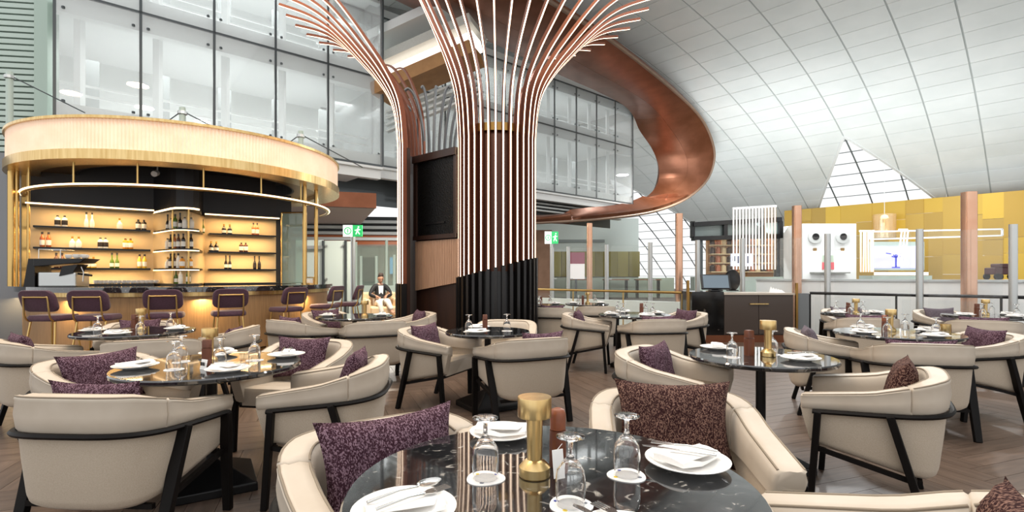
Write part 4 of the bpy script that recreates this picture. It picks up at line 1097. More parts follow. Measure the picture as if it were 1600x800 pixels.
put('cylv', lambda: (lambda e: (MB().lathe([(.04, 0), (.042, .004), (.042, .10), (.038, .10), (.037, .01), (0, .008)], 24).build('cup', [brass], e, smooth=50), e)[1])(empty('brass_cup')), (3.98, 4.70, TZ), 0, 'plain brass cup on the second table on the right', 'cup', 'brass cups')

# =================================================================== CASH DESK
dk = empty('cash_desk', (0, 0, 0), 0, 'dark cash desk with black marble end and brown cabinet doors', 'cash desk')
Y = 9.9
def P(px, z, Y): return Vector(((px-800)/800*Y, Y, z))
xl, xm, xr = P(1081, 0, Y).x, P(1131, 0, Y).x, P(1240, 0, Y).x
MB().box((xl, Y, .14), (xm, Y+.7, .98)).build('marble_end', [vary(mat('desk_marble', '#0e0d0d', .12), '#6a625a', 6, .68, .74, 8)], dk)
MB().box((xl-.02, Y-.01, 0), (xm, Y+.7, .14)).build('copper_plinth', [copper], dk)
MB().box((xm, Y+.02, .14), (xr, Y+.7, .92)).build('cabinet_body', [mat('cabinet_brown', '#39302b', .4)], dk)
doorm = mat('cabinet_door', '#443a34', .35)
hx = (xm+xr)/2
for a, b in ((xm+.01, hx-.004), (hx+.004, xr-.01)): MB().box((a, Y, .16), (b, Y+.02, .91)).build('cabinet_door', [doorm], dk, bevel=.004)
MB().cbox((hx, Y-.02, .745), (.36, .02, .025)).build('brass_handle', [brass], dk)
MB().box((xm, Y-.02, .92), (xr+.02, Y+.72, .955)).build('worktop', [mat('stone_top', '#b9aea0', .4)], dk)
MB().box((xr+.02, Y-.05, 0), (xr+.06, Y-.01, 1.15)).build('brass_end_post', [brass_dk], dk)
MB().box((xr+.06, Y, 0), (xr+.30, Y+.05, .95)).build('grey_end_panel', [mat('end_grey', '#6f7375', .5)], dk)
MB().box((xl-.10, Y-.04, 0), (xl-.06, Y+.02, 1.2)).build('frame_post', [brass_dk], dk)
MB().box((xm, Y+.02, 0), (xr, Y+.7, .14)).build('copper_plinth', [copper], dk)
pos = empty('till_screen', (P(1118, 0, Y+.3).x, Y+.3, .98), -.15, 'black touch-screen till on the cash desk', 'till')
MB().box((-.12, -.10, 0), (.12, .12, .03)).build('foot', [blackmetal], pos, bevel=.01)
MB().bar((0, .06, .02), (0, .03, .2), .12, .06).build('neck', [blackmetal], pos)
MB().bar((0, -.06, .04), (0, .07, .33), .56, .05, up=(0, 1, 0)).build('housing', [blackmetal], pos, bevel=.008)
nv = Vector((0, -.9, .41)); 
MB().bar((0, -.079, .07), (0, .032, .315), .48, .008, up=(0, 1, 0)).build('screen', [mat('till_display', '#5d6a74', .1, emit='#6e7f8c', es=.25)], pos)
rd = empty('round_sign', (P(1146, 0, Y+.45).x, Y+.5, .98), 0, 'round black display standing behind the till screen', 'display')
m = MB(); m.lathe([(.20, -.03), (.215, -.02), (.215, .02), (.20, .03)], 40); d_ = m.build('disc', [blackmetal], rd, smooth=40); d_.rotation_euler = (PI/2, 0, .5); d_.location = (0, 0, .22)
MB().box((-.1, -.06, 0), (.1, .06, .02)).build('foot', [blackmetal], rd)
np_ = empty('napkin_stack', (P(1212, 0, Y+.3).x, Y+.3, .955), 0, 'pile of white folded napkins on the cash desk', 'napkins')
for k in range(5): MB().add([(-.1+.05*k-.06, -.06, 0), (-.1+.05*k+.06, -.06, 0), (-.1+.05*k, .06, 0), (-.1+.05*k, 0, .12-.015*k)], [(0, 2, 1), (0, 1, 3), (1, 2, 3), (2, 0, 3)]).build('folded_cloth', [linen], np_)

# =================================================================== RAILINGS, POSTS, GLASS SCREENS
def copost(px, Y, w, label, top=2.72):
    x = (px-800)/800*Y; e = empty('copper_post', (x, Y, 0), 0, label, 'post', 'copper posts along the railing')
    q = rrect(w, w, w*.3); MB().loft([[(a, b, 0) for a, b in q], [(a, b, top) for a, b in q]]).build('shaft', [copper_post], e, smooth=50)
    MB().lathe([(w*.8, 0), (w*.8, .02), (w*.6, .03)], 20).build('base_plate', [copper_post], e)
copost(921, 14, .15, 'slim copper post nearest the lit column'); copost(1061, 11.8, .15, 'copper post just left of the cash desk')
copost(1245, 10.7, .16, 'copper post behind the right end of the cash desk', 2.75); copost(1514, 8.75, .19, 'copper post on the far right by the railing', 2.72)
def spost(px, Y, label, top=2.1):
    x = (px-800)/800*Y; e = empty('steel_post', (x, Y, 0), 0, label, 'post', 'steel posts of the glass screen')
    MB().tube([(0, 0, 0), (0, 0, top)], .055, 14).build('tube', [brushed], e, smooth=60)
    MB().lathe([(.09, 0), (.09, .02), (.06, .03)], 16).build('flange', [brushed], e)
    for z in (.5, 1.2): MB().bar((.03, 0, z), (.13, -.0, z), .03, .03).build('glass_clamp', [brushed], e)
SP = [(863, 14.9, 'first'), (888, 14.4, 'second'), (948, 13.4, 'third'), (1016, 12.5, 'fourth'), (1090, 11.7, 'fifth'), (1160, 11.1, 'sixth'), (1293, 9.9, 'seventh'), (1437, 8.9, 'eighth'), (1583, 8.05, 'ninth')]
for px, Y, o in SP: spost(px, Y, 'brushed steel screen post, %s from the column towards the right' % o)
scr = empty('glass_balustrade', (0, 0, 0), 0, 'row of clear glass screen panes between the steel posts', 'glass screen')
for (p0, Y0, _), (p1, Y1, _) in zip(SP, SP[1:]):
    a = Vector(((p0-800)/800*Y0, Y0, 1.1)); b = Vector(((p1-800)/800*Y1, Y1, 1.1)); d = (b-a).normalized()
    MB().bar(a+d*.12, b-d*.12, .015, 1.9).build('pane', [pane_m], scr)
def handrail(a, b, name, label, m, zs=(.95,)):
    e = empty(name, (a[0], a[1], 0), 0, label, 'railing'); d = Vector((b[0]-a[0], b[1]-a[1], 0)); L = d.length; n = int(L/1.2)
    MB().tube([(0, 0, .95), (d.x, d.y, .95)], .028, 10).build('rail', [m], e, smooth=60)
    for k in range(n+1):
        p = d*(k/n); MB().bar((p.x, p.y, 0), (p.x, p.y, .93), .024, .024).build('baluster', [m], e)
    for k in range(n):
        p = d*((k+.06)/n); q = d*((k+.94)/n); MB().bar((p.x, p.y, .5), (q.x, q.y, .5), .012, .74).build('glass_pane', [pane_m], e)
handrail((.45, 12.9), (3.40, 10.25), 'brass_handrail', 'brass handrail with glass panes between column and cash desk', goldtube)
handrail((5.85, 10.05), (8.9, 7.35), 'dark_handrail', 'dark handrail on the right in front of the white low wall', blackmetal)
lw1 = struct(MB().bar((5.5, 11.5, .59), (10.2, 7.8, .59), .12, 1.18).build('wall_right_low', [white]))
MB().bar((5.5, 11.5, 1.2), (10.2, 7.8, 1.2), .2, .04).build('wall_cap', [brushed], lw1)
lw2 = struct(MB().bar((-.6, 14.6, .35), (4.4, 11.0, .35), .12, .7).build('wall_back_low', [mat('pale_green_wall', '#dfe8e3', .4)]))

# =================================================================== FAR CONCOURSE
# ochre wall, parallel to the vault axis, built of panels
yw = struct(empty('wall_back'))
tw = 36.2
def ypt(u, z, off=0): q = dd*u+pp*(tw-off); return Vector((q.x, q.y, z))
ycols = [mat('ochre_%d' % i, c, .5) for i, c in enumerate(('#b08b2c', '#bf9a2f', '#c9a331', '#a98733', '#b59238'))]
def u_px(px):
    k = (px-800)/800; # dd*u+pp*tw : x = k y
    return -(tw*(pp.x-k*pp.y))/(dd.x-k*dd.y)
ue0, ue1 = u_px(1226), u_px(1640)
nu = 15
ztopw = 5.55
for i in range(nu):
    u0 = ue0+(ue1-ue0)*i/nu; u1 = ue0+(ue1-ue0)*(i+1)/nu
    z = 0
    hs = [2.6, 1.2, 1.5, .9]; random.shuffle(hs); s = ztopw/sum(hs)
    for h in hs:
        h *= s; a = ypt(u0, z+.006); b = ypt(u1, z+.006); off = random.choice((0, .02, .04)); n = -pp
        V = []
        for oo in (0, off+.05):
            for p, zz in ((a, z+.006), (b, z+.006), (b, z+h-.006), (a, z+h-.006)): V.append((p.x+n.x*oo, p.y+n.y*oo, zz))
        MB().add(V, [(0, 1, 2, 3), (7, 6, 5, 4), (0, 4, 5, 1), (1, 5, 6, 2), (2, 6, 7, 3), (3, 7, 4, 0)]).build('ochre_panel', [random.choice(ycols)], yw)
        z += h
# white kiosk
kx0, kx1, kY = (1254-800)/800*23, (1338-800)/800*23, 23
kk = empty('white_kiosk', (0, 0, 0), 0, 'white kiosk block with two round speakers before the ochre wall', 'kiosk')
MB().box((kx0, kY, 0), (kx1, kY+1.6, 3.62)).build('body', [white], kk)
for px in (1272, 1315):
    x = (px-800)/800*kY; m = MB(); m.lathe([(.30, 0), (.30, .10), (.22, .12)], 28); o = m.build('speaker_ring', [offw], kk, smooth=40); o.rotation_euler = (PI/2, 0, 0); o.location = (x, kY, 3.02)
    m = MB(); m.lathe([(.15, 0), (.15, .05), (.1, .07)], 24); q = m.build('speaker_cone', [blackmetal], o, smooth=40); q.location = (0, 0, .1)
    MB().box((x-.05, kY-.12, 2.38), (x+.05, kY, 2.52)).build('downlight', [brass_dk], kk)
    area('kiosk_spot', (x, kY-.15, 2.36), .1, 8, (1, .95, .85), rot=(.3, 0, 0), parent=kk)
x = (1293-800)/800*kY
MB().box((x-.27, kY-.03, 1.55), (x+.27, kY, 2.2)).build('picture', [mat('poster_green', '#9fb0a2', .6)], kk)
MB().box((x-.27, kY-.05, 1.55), (x+.27, kY-.03, 1.88)).build('picture_panel', [mat('poster_red', '#c9626a', .6)], kk)
MB().box((x-.8, kY-.35, 1.38), (x+.8, kY, 1.44)).build('shelf', [mat('shelf_grey', '#8c8f8a', .5)], kk)
# ochre-wall television
tv = empty('television', (0, 0, 0), 0, 'large screen showing a blue palm logo on lilac in front of the ochre wall', 'television')
tY = 26; tx0, tx1 = (1364-800)/800*tY, (1434-800)/800*tY
MB().box((tx0-.15, tY+.02, 1.55), (tx1+.35, tY+.15, 3.0)).build('housing', [greengrey], tv)
MB().box((tx0, tY-.03, 1.65), (tx1, tY+.02, 2.78)).build('screen', [mat('lilac_screen', '#a9a8e0', .3, emit='#b5b4ee', es=.7)], tv)
bl = mat('logo_blue', '#2733a8', .4, emit='#2030b0', es=.4); lx = (1399-800)/800*tY
m = MB(); m.bar((lx, tY-.04, 1.7), (lx, tY-.04, 2.2), .07, .02, up=(0, 1, 0))
for a in (-70, -35, 0, 35, 70): m.bar((lx, tY-.04, 2.2), (lx+.22*math.sin(math.radians(a)), tY-.04, 2.2+.16*math.cos(math.radians(a))), .05, .02, up=(0, 1, 0))
m.box((lx-.2, tY-.05, 1.67), (lx+.2, tY-.03, 1.72)); m.bar((lx-.5, tY-.04, 2.42), (lx-.25, tY-.04, 2.38), .04, .02, up=(0, 1, 0)); m.build('palm_logo', [bl], tv)
MB().box((tx0-.3, tY-.4, 0), (tx1+.4, tY+.6, 1.28)).build('cabinet', [greengrey], tv)
MB().box((tx0-.2, tY-.42, 1.30), (tx1+.2, tY-.36, 1.45)).build('light_strip', [led_white], tv)
# neon rods beside the kiosk
for gi, (pxs, yt, yb, Y, lab) in enumerate((((1345, 1349, 1353, 1357, 1361, 1364), 362, 425, 25, 'bundle of glowing amber rods beside the white kiosk'), ((1406, 1411, 1416), 360, 414, 25, 'trio of tilted glowing rods in front of the television'))):
    e = empty('light_rods', (0, 0, 0), 0, lab, 'light')
    for i, px in enumerate(pxs): MB().tube([at(px+(3 if gi else random.uniform(-1, 1)), yt, Y), at(px-(3 if gi else 0), yb, Y)], .035, 6).build('rod', [led_rod if not gi else led_white], e)
    MB().tube([at(pxs[0]-2, yt-1, Y), at(pxs[-1]+2, yt-1, Y)], .05, 6).build('top_bar', [white], e)
# hanging truss
tr_ = empty('lighting_truss', (0, 0, 0), 0, 'long white hanging frame across the ochre wall', 'frame')
a0, a1 = at(1360, 362, 24.5), at(1566, 358, 24.5); b0, b1 = at(1360, 374, 24.5), at(1566, 368, 24.5)
for p, q in ((a0, a1), (b0, b1), (a1, b1), (a0, b0)): MB().bar(p, q, .07, .07).build('frame_bar', [white], tr_)
MB().add([a0, a1, b1, b0], [(0, 1, 2, 3)]).build('infill', [pane_m], tr_)
# pendants
for i, (px, yt, yb, w) in enumerate(((1382, 335, 372, .55), (1479, 328, 415, .6), (1555, 362, 400, .45))):
    Y = 29; t, b = at(px, yt, Y), at(px, yb, Y)
    e = empty('pendant_lamp', b, 0, ['short tubular glass pendant above the television', 'tall tubular glass pendant before the ochre wall', 'narrow glass pendant at the right of the ochre wall'][i], 'pendant lamp', 'glass pendants at the ochre wall')
    h = t.z-b.z; MB().lathe([(w, 0), (w, h), (w-.02, h), (w-.02, 0)], 24).build('glass_tube', [thin_glass('pendant_glass%d' % i, '#fff5dc', .05, .15)], e, smooth=60)
    MB().tube([(0, 0, h*.55), (0, 0, h)], .04, 6).build('stem', [brass], e); MB().lathe([(.02, h*.8), (.2, h*.84), (.16, h*.95), (.03, h)], 14).build('bulb', [led_white], e, smooth=60)
    MB().tube([(0, 0, h), (0, 0, h+3)], .015, 5).build('cord', [white], e)
# dark toy-like cart on the far counter
ct = empty('dark_cart', at(1561, 437, 18), 0, 'small dark red cart standing on the far right counter', 'cart')
dr = mat('maroon', '#4a2a2c', .5)
MB().box((-.35, -.2, .18), (.35, .2, .42)).build('body', [dr], ct, bevel=.03); MB().box((-.15, -.18, .42), (.25, .18, .56)).build('cab', [dr], ct, bevel=.03)
for sx in (-.25, .22):
    for sy in (-.2, .2):
        m = MB(); m.lathe([(.05, -.03), (.11, -.03), (.11, .03), (.05, .03)], 16); w = m.build('wheel', [blackmetal], ct); w.rotation_euler = (PI/2, 0, 0); w.location = (sx, sy, .11)
fc = empty('far_counter', (0, 0, 0), 0, 'long white service counter beyond the railing on the right', 'counter')
MB().box((8.5, 16.6, 0), (26, 17.4, 1.06)).build('front', [white], fc); MB().box((8.4, 16.5, 1.06), (26, 17.5, 1.12)).build('top', [brushed], fc)
# black framed far bar
fb = empty('black_framed_bar', (0, 0, 0), 0, 'far bar with black glazed fascia and bottle shelves', 'bar')
Y = 25; x0, x1 = (1082-800)/800*Y, (1219-800)/800*Y
def Zy(y, Y=25): return CAMZ-(y-HY)/FP*Y
for a, b in (((x0, Zy(351)), (x1, Zy(343))), ((x0, Zy(373)), (x1, Zy(369)))): MB().bar((a[0], Y, a[1]), (b[0], Y, b[1]), .4, .2).build('fascia_rail', [blackmetal], fb)
for px in (1082, 1133, 1192, 1219): x = (px-800)/800*Y; MB().box((x-.09, Y-.1, Zy(372)), (x+.09, Y+.1, Zy(346))).build('fascia_post', [blackmetal], fb)
MB().box((x0, Y+.12, Zy(372)), (x1, Y+.16, Zy(348))).build('fascia_glass', [mat('smoked_glass', '#6a7674', .15)], fb)
for px in (1095, 1216): x = (px-800)/800*Y; MB().box((x-.1, Y, 0), (x+.1, Y+.2, Zy(372))).build('support', [steelgrey], fb)
MB().box(((1112-800)/800*26, 26.6, 0), ((1218-800)/800*26, 26.8, Zy(372))).build('back_panel', [mat('far_bar_wood', '#c79463', .6)], fb)
bkc = [mat('far_dark', '#3a2a22', .5), mat('far_copper', '#c0704a', .4), mat('far_cream', '#ecd2a4', .5), led_white]
for r, y in enumerate((382, 396, 410, 424)):
    MB().box(((1114-800)/800*26, 26.2, Zy(y, 26)-.05), ((1216-800)/800*26, 26.6, Zy(y, 26))).build('shelf', [bkc[2]], fb)
    for k in range(11):
        x = (1117+k*9-800)/800*26; MB().lathe([(.13, 0), (.13, .28), (.05, .34)], 8, (x, 26.35, Zy(y, 26))).build('jar', [bkc[(k*7+r*3) % 3]], fb)
MB().box((x0, Y-.3, 0), (x1, Y+.3, 1.22)).build('counter', [greengrey], fb)
lr = empty('light_curtain', (0, 0, 0), 0, 'curtain of white light rods hanging in front of the far bar', 'light')
for k in range(14):
    px = 1146+k*5.0; MB().bar(at(px, 327-k*.3, 23.5), at(px, 421, 23.5), .045, .045).build('light_rod', [led_rod if k > 9 else led_white], lr)
MB().bar(at(1144, 326, 23.5), at(1213, 322, 23.5), .1, .1).build('top_rail', [white], lr)
sg = empty('menu_screen', (0, 0, 0), 0, 'bright white menu screen inside the far bar', 'screen')
MB().box(((1144-800)/800*24, 24.1, Zy(416, 24)), ((1177-800)/800*24, 24.2, Zy(396, 24))).build('panel', [mat('screen_white', '#e9ecf5', .4, emit='#e6eaff', es=.25)], sg)
for k in range(4): x = (1148+k*7.5-800)/800*24; MB().box((x-.06, 24.06, Zy(408+k % 2*3, 24)), (x+.06, 24.1, Zy(400, 24))).build('printed_item', [mat('print_%d' % k, '#56607a', .6)], sg)
# pale wall and olive counter seen between column and first triangle window
pw = struct(empty('wall_far'))
MB().box((-6, 36, 0), (8.9, 36.4, 5.3)).build('wall_face', [mat('pale_far_wall', '#cfd8d3', .6)], pw)
MB().box((2.4, 35.9, 3.6), (6.5, 36, 3.8)).build('vent_slot', [mat('slot_grey', '#8d9492', .6)], pw)
for k in range(9):
    x = 1.9+k*.78; MB().box((x+.01, 35.7+.04*(k % 2), 1.2), (x+.77, 35.98, 2.95)).build('olive_panel', [mat('olive_%d' % k, ('#8e8433', '#9b903e', '#857b30')[k % 3], .5)], pw)
MB().box((1.2, 30, 0), (9.5, 30.8, 1.15)).build('counter_run', [mat('counter_green', '#a9b7a6', .4)], pw)
MB().box((-6, 29.5, 0), (2.3, 29.8, 3.9)).build('copper_return', [vary(mat('tan_far', '#b98f72', .5), '#a98063', 2)], pw)
for i, px in enumerate((905, 962, 1012)):
    Y = 29; e = empty('far_stool_table', ((px-800)/800*Y, Y, 0), 0, ['far high table on the left beyond the glass screen', 'far high table in the middle beyond the glass screen', 'far high table on the right beyond the glass screen'][i], 'table', 'far high tables')
    MB().box((-.7, -.3, 1.02), (.7, .3, 1.08)).build('top', [mat('far_wood%d' % i, '#8a5f3c', .5)], e)
    for sx in (-.6, .6): MB().box((sx-.04, -.2, 0), (sx+.04, .2, 1.02)).build('leg', [blackmetal], e)
po = empty('advert_panel', at(900, 418, 27), 0, 'small white and pink advertising panel beyond the glass', 'sign'); po.location.z = 0
MB().box((-.45, -.05, 1.1), (.45, .05, 2.5)).build('board', [mat('advert_white', '#f2ece8', .5, emit='#f2ece8', es=.3)], po); MB().box((-.45, -.07, 1.9), (.45, -.05, 2.5)).build('picture', [mat('advert_pink', '#b7657a', .5)], po); MB().box((-.05, -.04, 0), (.05, .04, 1.1)).build('stand', [steelgrey], po)
# exit signs
def exit_sign(px, y0, y1, px0, px1, Y, label):
    x = (px-800)/800*Y; e = empty('exit_sign', (x, Y, 0), 0, label, 'sign', 'green exit signs')
    w0, w1 = (px0-px)/800*Y, (px1-px)/800*Y; z1, z0 = Zy(y0, Y), Zy(y1, Y)
    MB().tube([(0, .03, 0), (0, .03, z1)], .06, 10).build('post', [brushed], e, smooth=60)
    gm = mat('exit_green', '#2fae62', .4, emit='#34c46e', es=.5); wm = mat('exit_white', '#f2fbf5', .4, emit='#f0fff6', es=.7); c = (w0+w1)/2
    MB().box((w0, -.06, z0), (c, -.03, z1)).build('white_half', [wm], e); MB().box((c, -.06, z0), (w1, -.03, z1)).build('green_half', [gm], e)
    h = z1-z0; m = MB(); m.tube([((w0+c)/2+.085*math.cos(a*PI/8), -.065, (z0+z1)/2+.085*math.sin(a*PI/8)) for a in range(16)], .014, 5, closed=True)
    m.box(((w0+c)/2-.012, -.07, (z0+z1)/2-.05), ((w0+c)/2+.012, -.06, (z0+z1)/2+.05)); m.build('arrow_mark', [gm], e)
    m = MB(); k = (c+w1)/2
    m.bar((k-.04, -.065, z0+h*.2), (k, -.065, z0+h*.5), .025, .012, up=(0, 1, 0)); m.bar((k+.06, -.065, z0+h*.2), (k, -.065, z0+h*.5), .025, .012, up=(0, 1, 0)); m.bar((k, -.065, z0+h*.45), (k+.02, -.065, z0+h*.72), .04, .012, up=(0, 1, 0)); m.cbox((k+.03, -.065, z0+h*.83), (.035, .012, .035)); m.bar((k-.07, -.065, z0+h*.55), (k+.08, -.065, z0+h*.6), .02, .012, up=(0, 1, 0))
    m.build('running_figure', [wm], e)
exit_sign(551, 352, 370, 537, 567, 13.5, 'green and white exit sign on a post between bar and column')
exit_sign(862, 362, 381, 851, 872, 17, 'green and white exit sign seen through the glass right of the column')

# =================================================================== LEFT BACKGROUND (below the left box)
sl2 = struct(empty('trim_2'))
# copper fascia slab: corner at px 588
cx, cy = (588-800)/800*16.2, 16.2
z0f, z1f = Zy(325, 16.2), Zy(302, 16.2)
dF = Vector((-.95, -.28, 0)).normalized(); dR = Vector((-.35, .9, 0)).normalized()
a = Vector((cx, cy, 0)); b = a+dF*7; 
MB().prism([tuple(a.xy), tuple(b.xy), tuple((b+dR*.2).xy), tuple((a+dR*.2).xy)][::-1], z0f, z1f).build('copper_fascia', [copper], sl2)
MB().prism([tuple((a+dR*.2).xy), tuple((b+dR*.2).xy), tuple((b+dR*9).xy), tuple((a+dR*9).xy)][::-1], z0f+.02, z0f+.1).build('soffit_panel', [mat('pink_soffit', '#d9cbc4', .5)], sl2)
for k in range(4):
    z = 3.55-.24*k; MB().bar((-10, 21.2, z), (-1.0, 22.2, z), .25, .12).build('louvre', [offw], sl2)
MB().bar((-10, 21.5, 3.1), (-1.0, 22.5, 3.1), .1, 1.4).build('louvre_backing', [steelgrey], sl2)
MB().bar((-10, 21.3, 2.78), (-1.0, 22.3, 2.78), .1, .42).build('copper_band', [mat('orange_band', '#b8683c', .45)], sl2)
wl2 = struct(empty('wall_entrance'))
gg = mat('pale_green_door', '#ccd8d2', .45)
# pale door panels
for i, (p0, p1, y0) in enumerate(((462, 504, 375), (506, 538, 376), (541, 548, 377))):
    Y = 15.5; MB().box(((p0-800)/800*Y, Y, 0), ((p1-800)/800*Y, Y+.12, Zy(y0, Y))).build('door_panel', [gg], wl2, bevel=.01)
MB().box(((464-800)/800*15.4, 15.36, Zy(389, 15.4)), ((504-800)/800*15.4, 15.45, Zy(384, 15.4))).build('door_closer', [brushed], wl2)
for px in (505, 540): x = (px-800)/800*15.45; MB().box((x-.03, 15.42, 0), (x+.03, 15.5, Zy(376, 15.45))).build('door_gap', [steelgrey], wl2)
for px, y in ((510, 384), (536, 384), (510, 436)): q = at(px, y, 15.45); MB().cbox((q.x, q.y-.0, q.z), (.05, .06, .05)).build('stud', [brushed], wl2)
MB().box((-9.5, 21.6, 0), (-.5, 21.8, 2.6)).build('far_wall', [vary(mat('taupe_wall', '#8d7b70', .6), '#9a887c', 1)], wl2)
for i, (p0, p1, y0, y1, c) in enumerate(((565, 588, 402, 440, '#4a382e'), (609, 615, 402, 428, '#7fa3c9'))):
    Y = 21.4; MB().box(((p0-800)/800*Y, Y, Zy(y1, Y)), ((p1-800)/800*Y, Y+.1, Zy(y0, Y))).build('lit_opening', [mat('opening_%d' % i, c, .4, emit=c, es=.3)], wl2)
e = empty('glass_partition', (0, 0, 0), 0, 'glass partition with pale posts behind the seated man', 'partition')
for px, yt in ((556, 378), (564, 400), (588, 400), (604, 375), (616, 398)):
    Y = 17.5; x = (px-800)/800*Y; MB().tube([(x, Y, 0), (x, Y, Zy(yt, Y))], .05, 8).build('post', [greengrey], e, smooth=60)
MB().box(((556-800)/800*17.5, 17.5, .1), ((640-800)/800*17.5, 17.53, 2.3)).build('pane', [thin_glass('part_glass', '#dbe7e2', .05, .12)], e)
MB().box(((548-800)/800*17.4, 17.35, .0), ((640-800)/800*17.4, 17.45, .95)).build('dado', [mat('dado_green', '#bcccc4', .4)], e)

# =================================================================== MAN IN ARMCHAIR
MX, MY = -3.78, 15.0
ac = empty('armchair', (MX-.05, MY, 0), .45, 'pale peach armchair under the seated man', 'armchair')
peach = mat('peach_fabric', '#e2c49c', .8)
MB().box((-.38, -.42, .06), (.38, .30, .40)).build('seat_base', [peach], ac, bevel=.05)
MB().box((-.50, -.40, .06), (-.36, .38, .62)).build('armrest', [peach], ac, bevel=.06)
MB().box((.36, -.40, .06), (.50, .38, .62)).build('armrest', [peach], ac, bevel=.06)
MB().box((-.50, .26, .06), (.50, .42, .80)).build('backrest', [peach], ac, bevel=.06)
for x in (-.4, .4):
    for y in (-.34, .34): MB().box((x-.02, y-.02, 0), (x+.02, y+.02, .07)).build('leg', [blackwood], ac)
man = empty('person', (MX-.05, MY, 0), .45, 'seated man in black jacket, white shirt and pale trousers reading', 'person')
def skin(name, verts, edges, radii, m, parent, root=0, lv=2):
    me = bpy.data.meshes.new(name); me.from_pydata(verts, edges, []); o = bpy.data.objects.new(name, me); COL.objects.link(o); o.parent = parent
    me.materials.append(m)
    md = o.modifiers.new('skin', 'SKIN'); md.use_smooth_shade = True
    sv = me.skin_vertices[0].data
    for i, r in enumerate(radii): sv[i].radius = (r, r) if not isinstance(r, tuple) else r; sv[i].use_root = (i == root)
    s = o.modifiers.new('sub', 'SUBSURF'); s.levels = lv; s.render_levels = lv
    return o
skinm = mat('skin', '#b98a70', .55); jacket = mat('black_jacket', '#151518', .7); trou = mat('pale_trousers', '#e4dcd0', .8); hairm = mat('dark_hair', '#3a2a22', .7); shoe = mat('brown_shoe', '#b08a62', .5)
# whole body in one continuous skin, dressed with clothing meshes
V = [(0, .12, .48), (0, .16, .66), (0, .17, .88), (0, .16, 1.0), (0, .14, 1.07),                 # pelvis, waist, chest, neck base, neck
     (-.17, .15, .96), (-.30, .06, .74), (-.10, -.12, .66), (.17, .15, .96), (.28, .06, .74), (.06, -.14, .66),   # arms
     (-.10, .08, .47), (-.12, -.36, .52), (-.06, -.42, .10), (-.06, -.54, .06), (.10, .08, .47), (.10, -.38, .56), (.20, -.55, .24), (.24, -.66, .22)]
Eg = [(0, 1), (1, 2), (2, 3), (3, 4), (3, 5), (5, 6), (6, 7), (3, 8), (8, 9), (9, 10), (0, 11), (11, 12), (12, 13), (13, 14), (0, 15), (15, 16), (16, 17), (17, 18)]
Rr = [.15, .13, (.17, .12), .08, .052, .062, .05, .035, .062, .05, .035, .10, .072, .05, .04, .10, .072, .05, .04]
skin('body', V, Eg, Rr, skinm, man)
skin('jacket', [(0, .12, .52), (0, .17, .70), (0, .18, .90), (0, .17, 1.0), (-.18, .15, .96), (-.32, .06, .73), (-.15, -.08, .665), (.18, .15, .96), (.30, .06, .73), (.12, -.09, .665)],
     [(0, 1), (1, 2), (2, 3), (3, 4), (4, 5), (5, 6), (3, 7), (7, 8), (8, 9)], [.17, .155, (.195, .14), .09, .078, .064, .05, .078, .064, .05], jacket, man)
skin('trousers', [(0, .10, .48), (-.10, .06, .47), (-.12, -.36, .53), (-.06, -.42, .16), (.10, .06, .47), (.10, -.38, .57), (.19, -.54, .30)], [(0, 1), (1, 2), (2, 3), (0, 4), (4, 5), (5, 6)], [.16, .115, .088, .065, .115, .088, .065], trou, man)
sh = MB(); sh.add([(-.055, .035, .72), (.055, .035, .72), (.07, .045, .99), (-.07, .045, .99), (-.055, .06, .72), (.055, .06, .72), (.07, .07, .99), (-.07, .07, .99)], [(0, 1, 2, 3), (7, 6, 5, 4), (0, 4, 5, 1), (1, 5, 6, 2), (2, 6, 7, 3), (3, 7, 4, 0)]); sh.build('shirt_front', [white], man)
hd = MB(); n = 20; rings = []
for zz, rx, ry, oy in ((-.125, .03, .03, -.03), (-.11, .045, .05, -.03), (-.06, .062, .075, -.012), (0, .074, .092, 0), (.05, .076, .097, .005), (.09, .062, .08, .01), (.118, .03, .04, .01)):
    rings.append([(rx*math.cos(2*PI*k/n), oy+ry*math.sin(2*PI*k/n), zz) for k in range(n)])
hd.loft(rings); h = hd.build('head', [skinm], man, smooth=80); h.location = (0, .10, 1.20); h.rotation_euler = (.35, 0, 0)
f_ = MB(); f_.bar((0, -.092, .0), (0, -.108, -.035), .018, .02, w2=.03); f_.build('nose', [skinm], h)
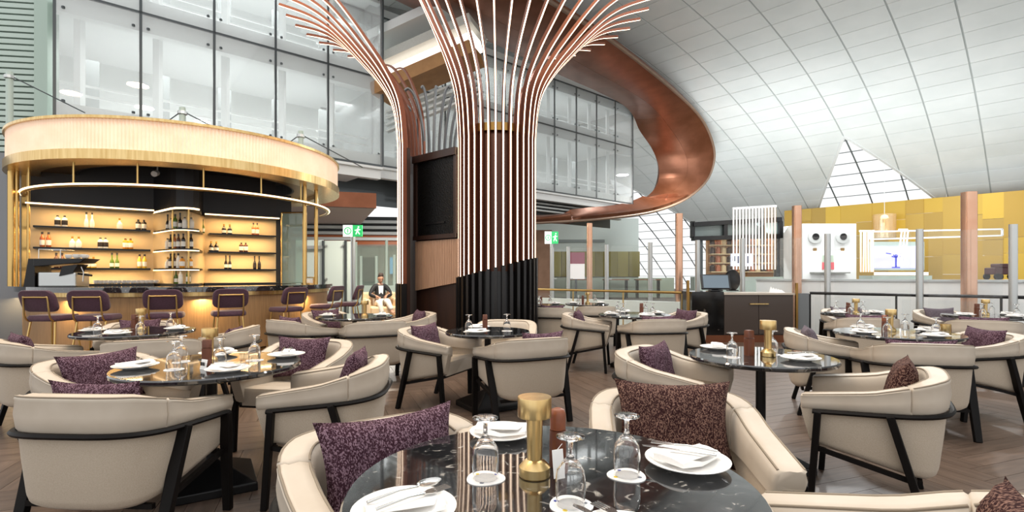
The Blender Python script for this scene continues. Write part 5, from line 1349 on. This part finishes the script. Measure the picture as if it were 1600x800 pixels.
for sx in (-1, 1):
    MB().lathe([(.004, -.006), (.011, 0), (.004, .006)], 8, (sx*.03, -.086, .015)).build('eye', [hairm], h); MB().lathe([(.01, -.03), (.018, 0), (.01, .03)], 8, (sx*.077, .005, -.005)).build('ear', [skinm], h)
MB().cbox((0, -.083, -.065), (.045, .012, .008)).build('mouth', [mat('lips', '#8d5548', .6)], h)
rings = []
for zz, rx, ry in ((-.02, .079, .085), (.05, .083, .098), (.10, .07, .085), (.128, .035, .045)): rings.append([(rx*math.cos(2*PI*k/n), .022+ry*math.sin(2*PI*k/n), zz+(.055 if math.sin(2*PI*k/n) < -.2 else 0)) for k in range(n)])
MB().loft(rings).build('hair', [hairm], h, smooth=80)
for sx, hx, hy in ((-1, -.09, -.135), (1, .055, -.155)):
    hb = MB(); hb.cbox((hx, hy-.02, .66), (.07, .09, .03)); hb.build('palm', [skinm], man, bevel=.01)
    for k in range(4): MB().tube([(hx-.027+k*.018, hy-.06, .66), (hx-.027+k*.018, hy-.10+.006*abs(k-1.5), .655), (hx-.025+k*.017, hy-.115, .635)], [.009, .008, .006], 6).build('finger', [skinm], man, smooth=60)
    MB().tube([(hx-sx*-.03, hy-.0, .665), (hx-sx*-.055, hy-.045, .67), (hx-sx*-.045, hy-.07, .672)], [.010, .009, .007], 6).build('thumb', [skinm], man, smooth=60)
for p, q in (((-.06, -.40, .05), (-.06, -.60, .04)), ((.20, -.55, .20), (.27, -.72, .17))): MB().bar(p, q, .09, .09, w2=.07, h2=.05).build('shoe', [shoe], man, bevel=.015)
ph = empty('phone', (MX+.06, MY-.22, .685), .45, 'phone held in the hands of the seated man', 'phone')
MB().box((-.04, -.07, 0), (.04, .05, .01)).build('case', [blackmetal], ph, bevel=.003); MB().box((-.035, -.065, .01), (.035, .045, .011)).build('screen', [mat('phone_glass', '#20262c', .1)], ph)
st = empty('side_table', (MX-.95, MY-.1, 0), 0, 'small dark side table left of the peach armchair', 'table')
MB().lathe([(.22, .50), (.24, .51), (.24, .53), (0, .53)], 24).build('top', [blackmetal], st)
for k in range(3): a = k*2.1; MB().tube([(.16*math.cos(a), .16*math.sin(a), .5), (.2*math.cos(a), .2*math.sin(a), 0)], .014, 6).build('leg', [blackmetal], st)
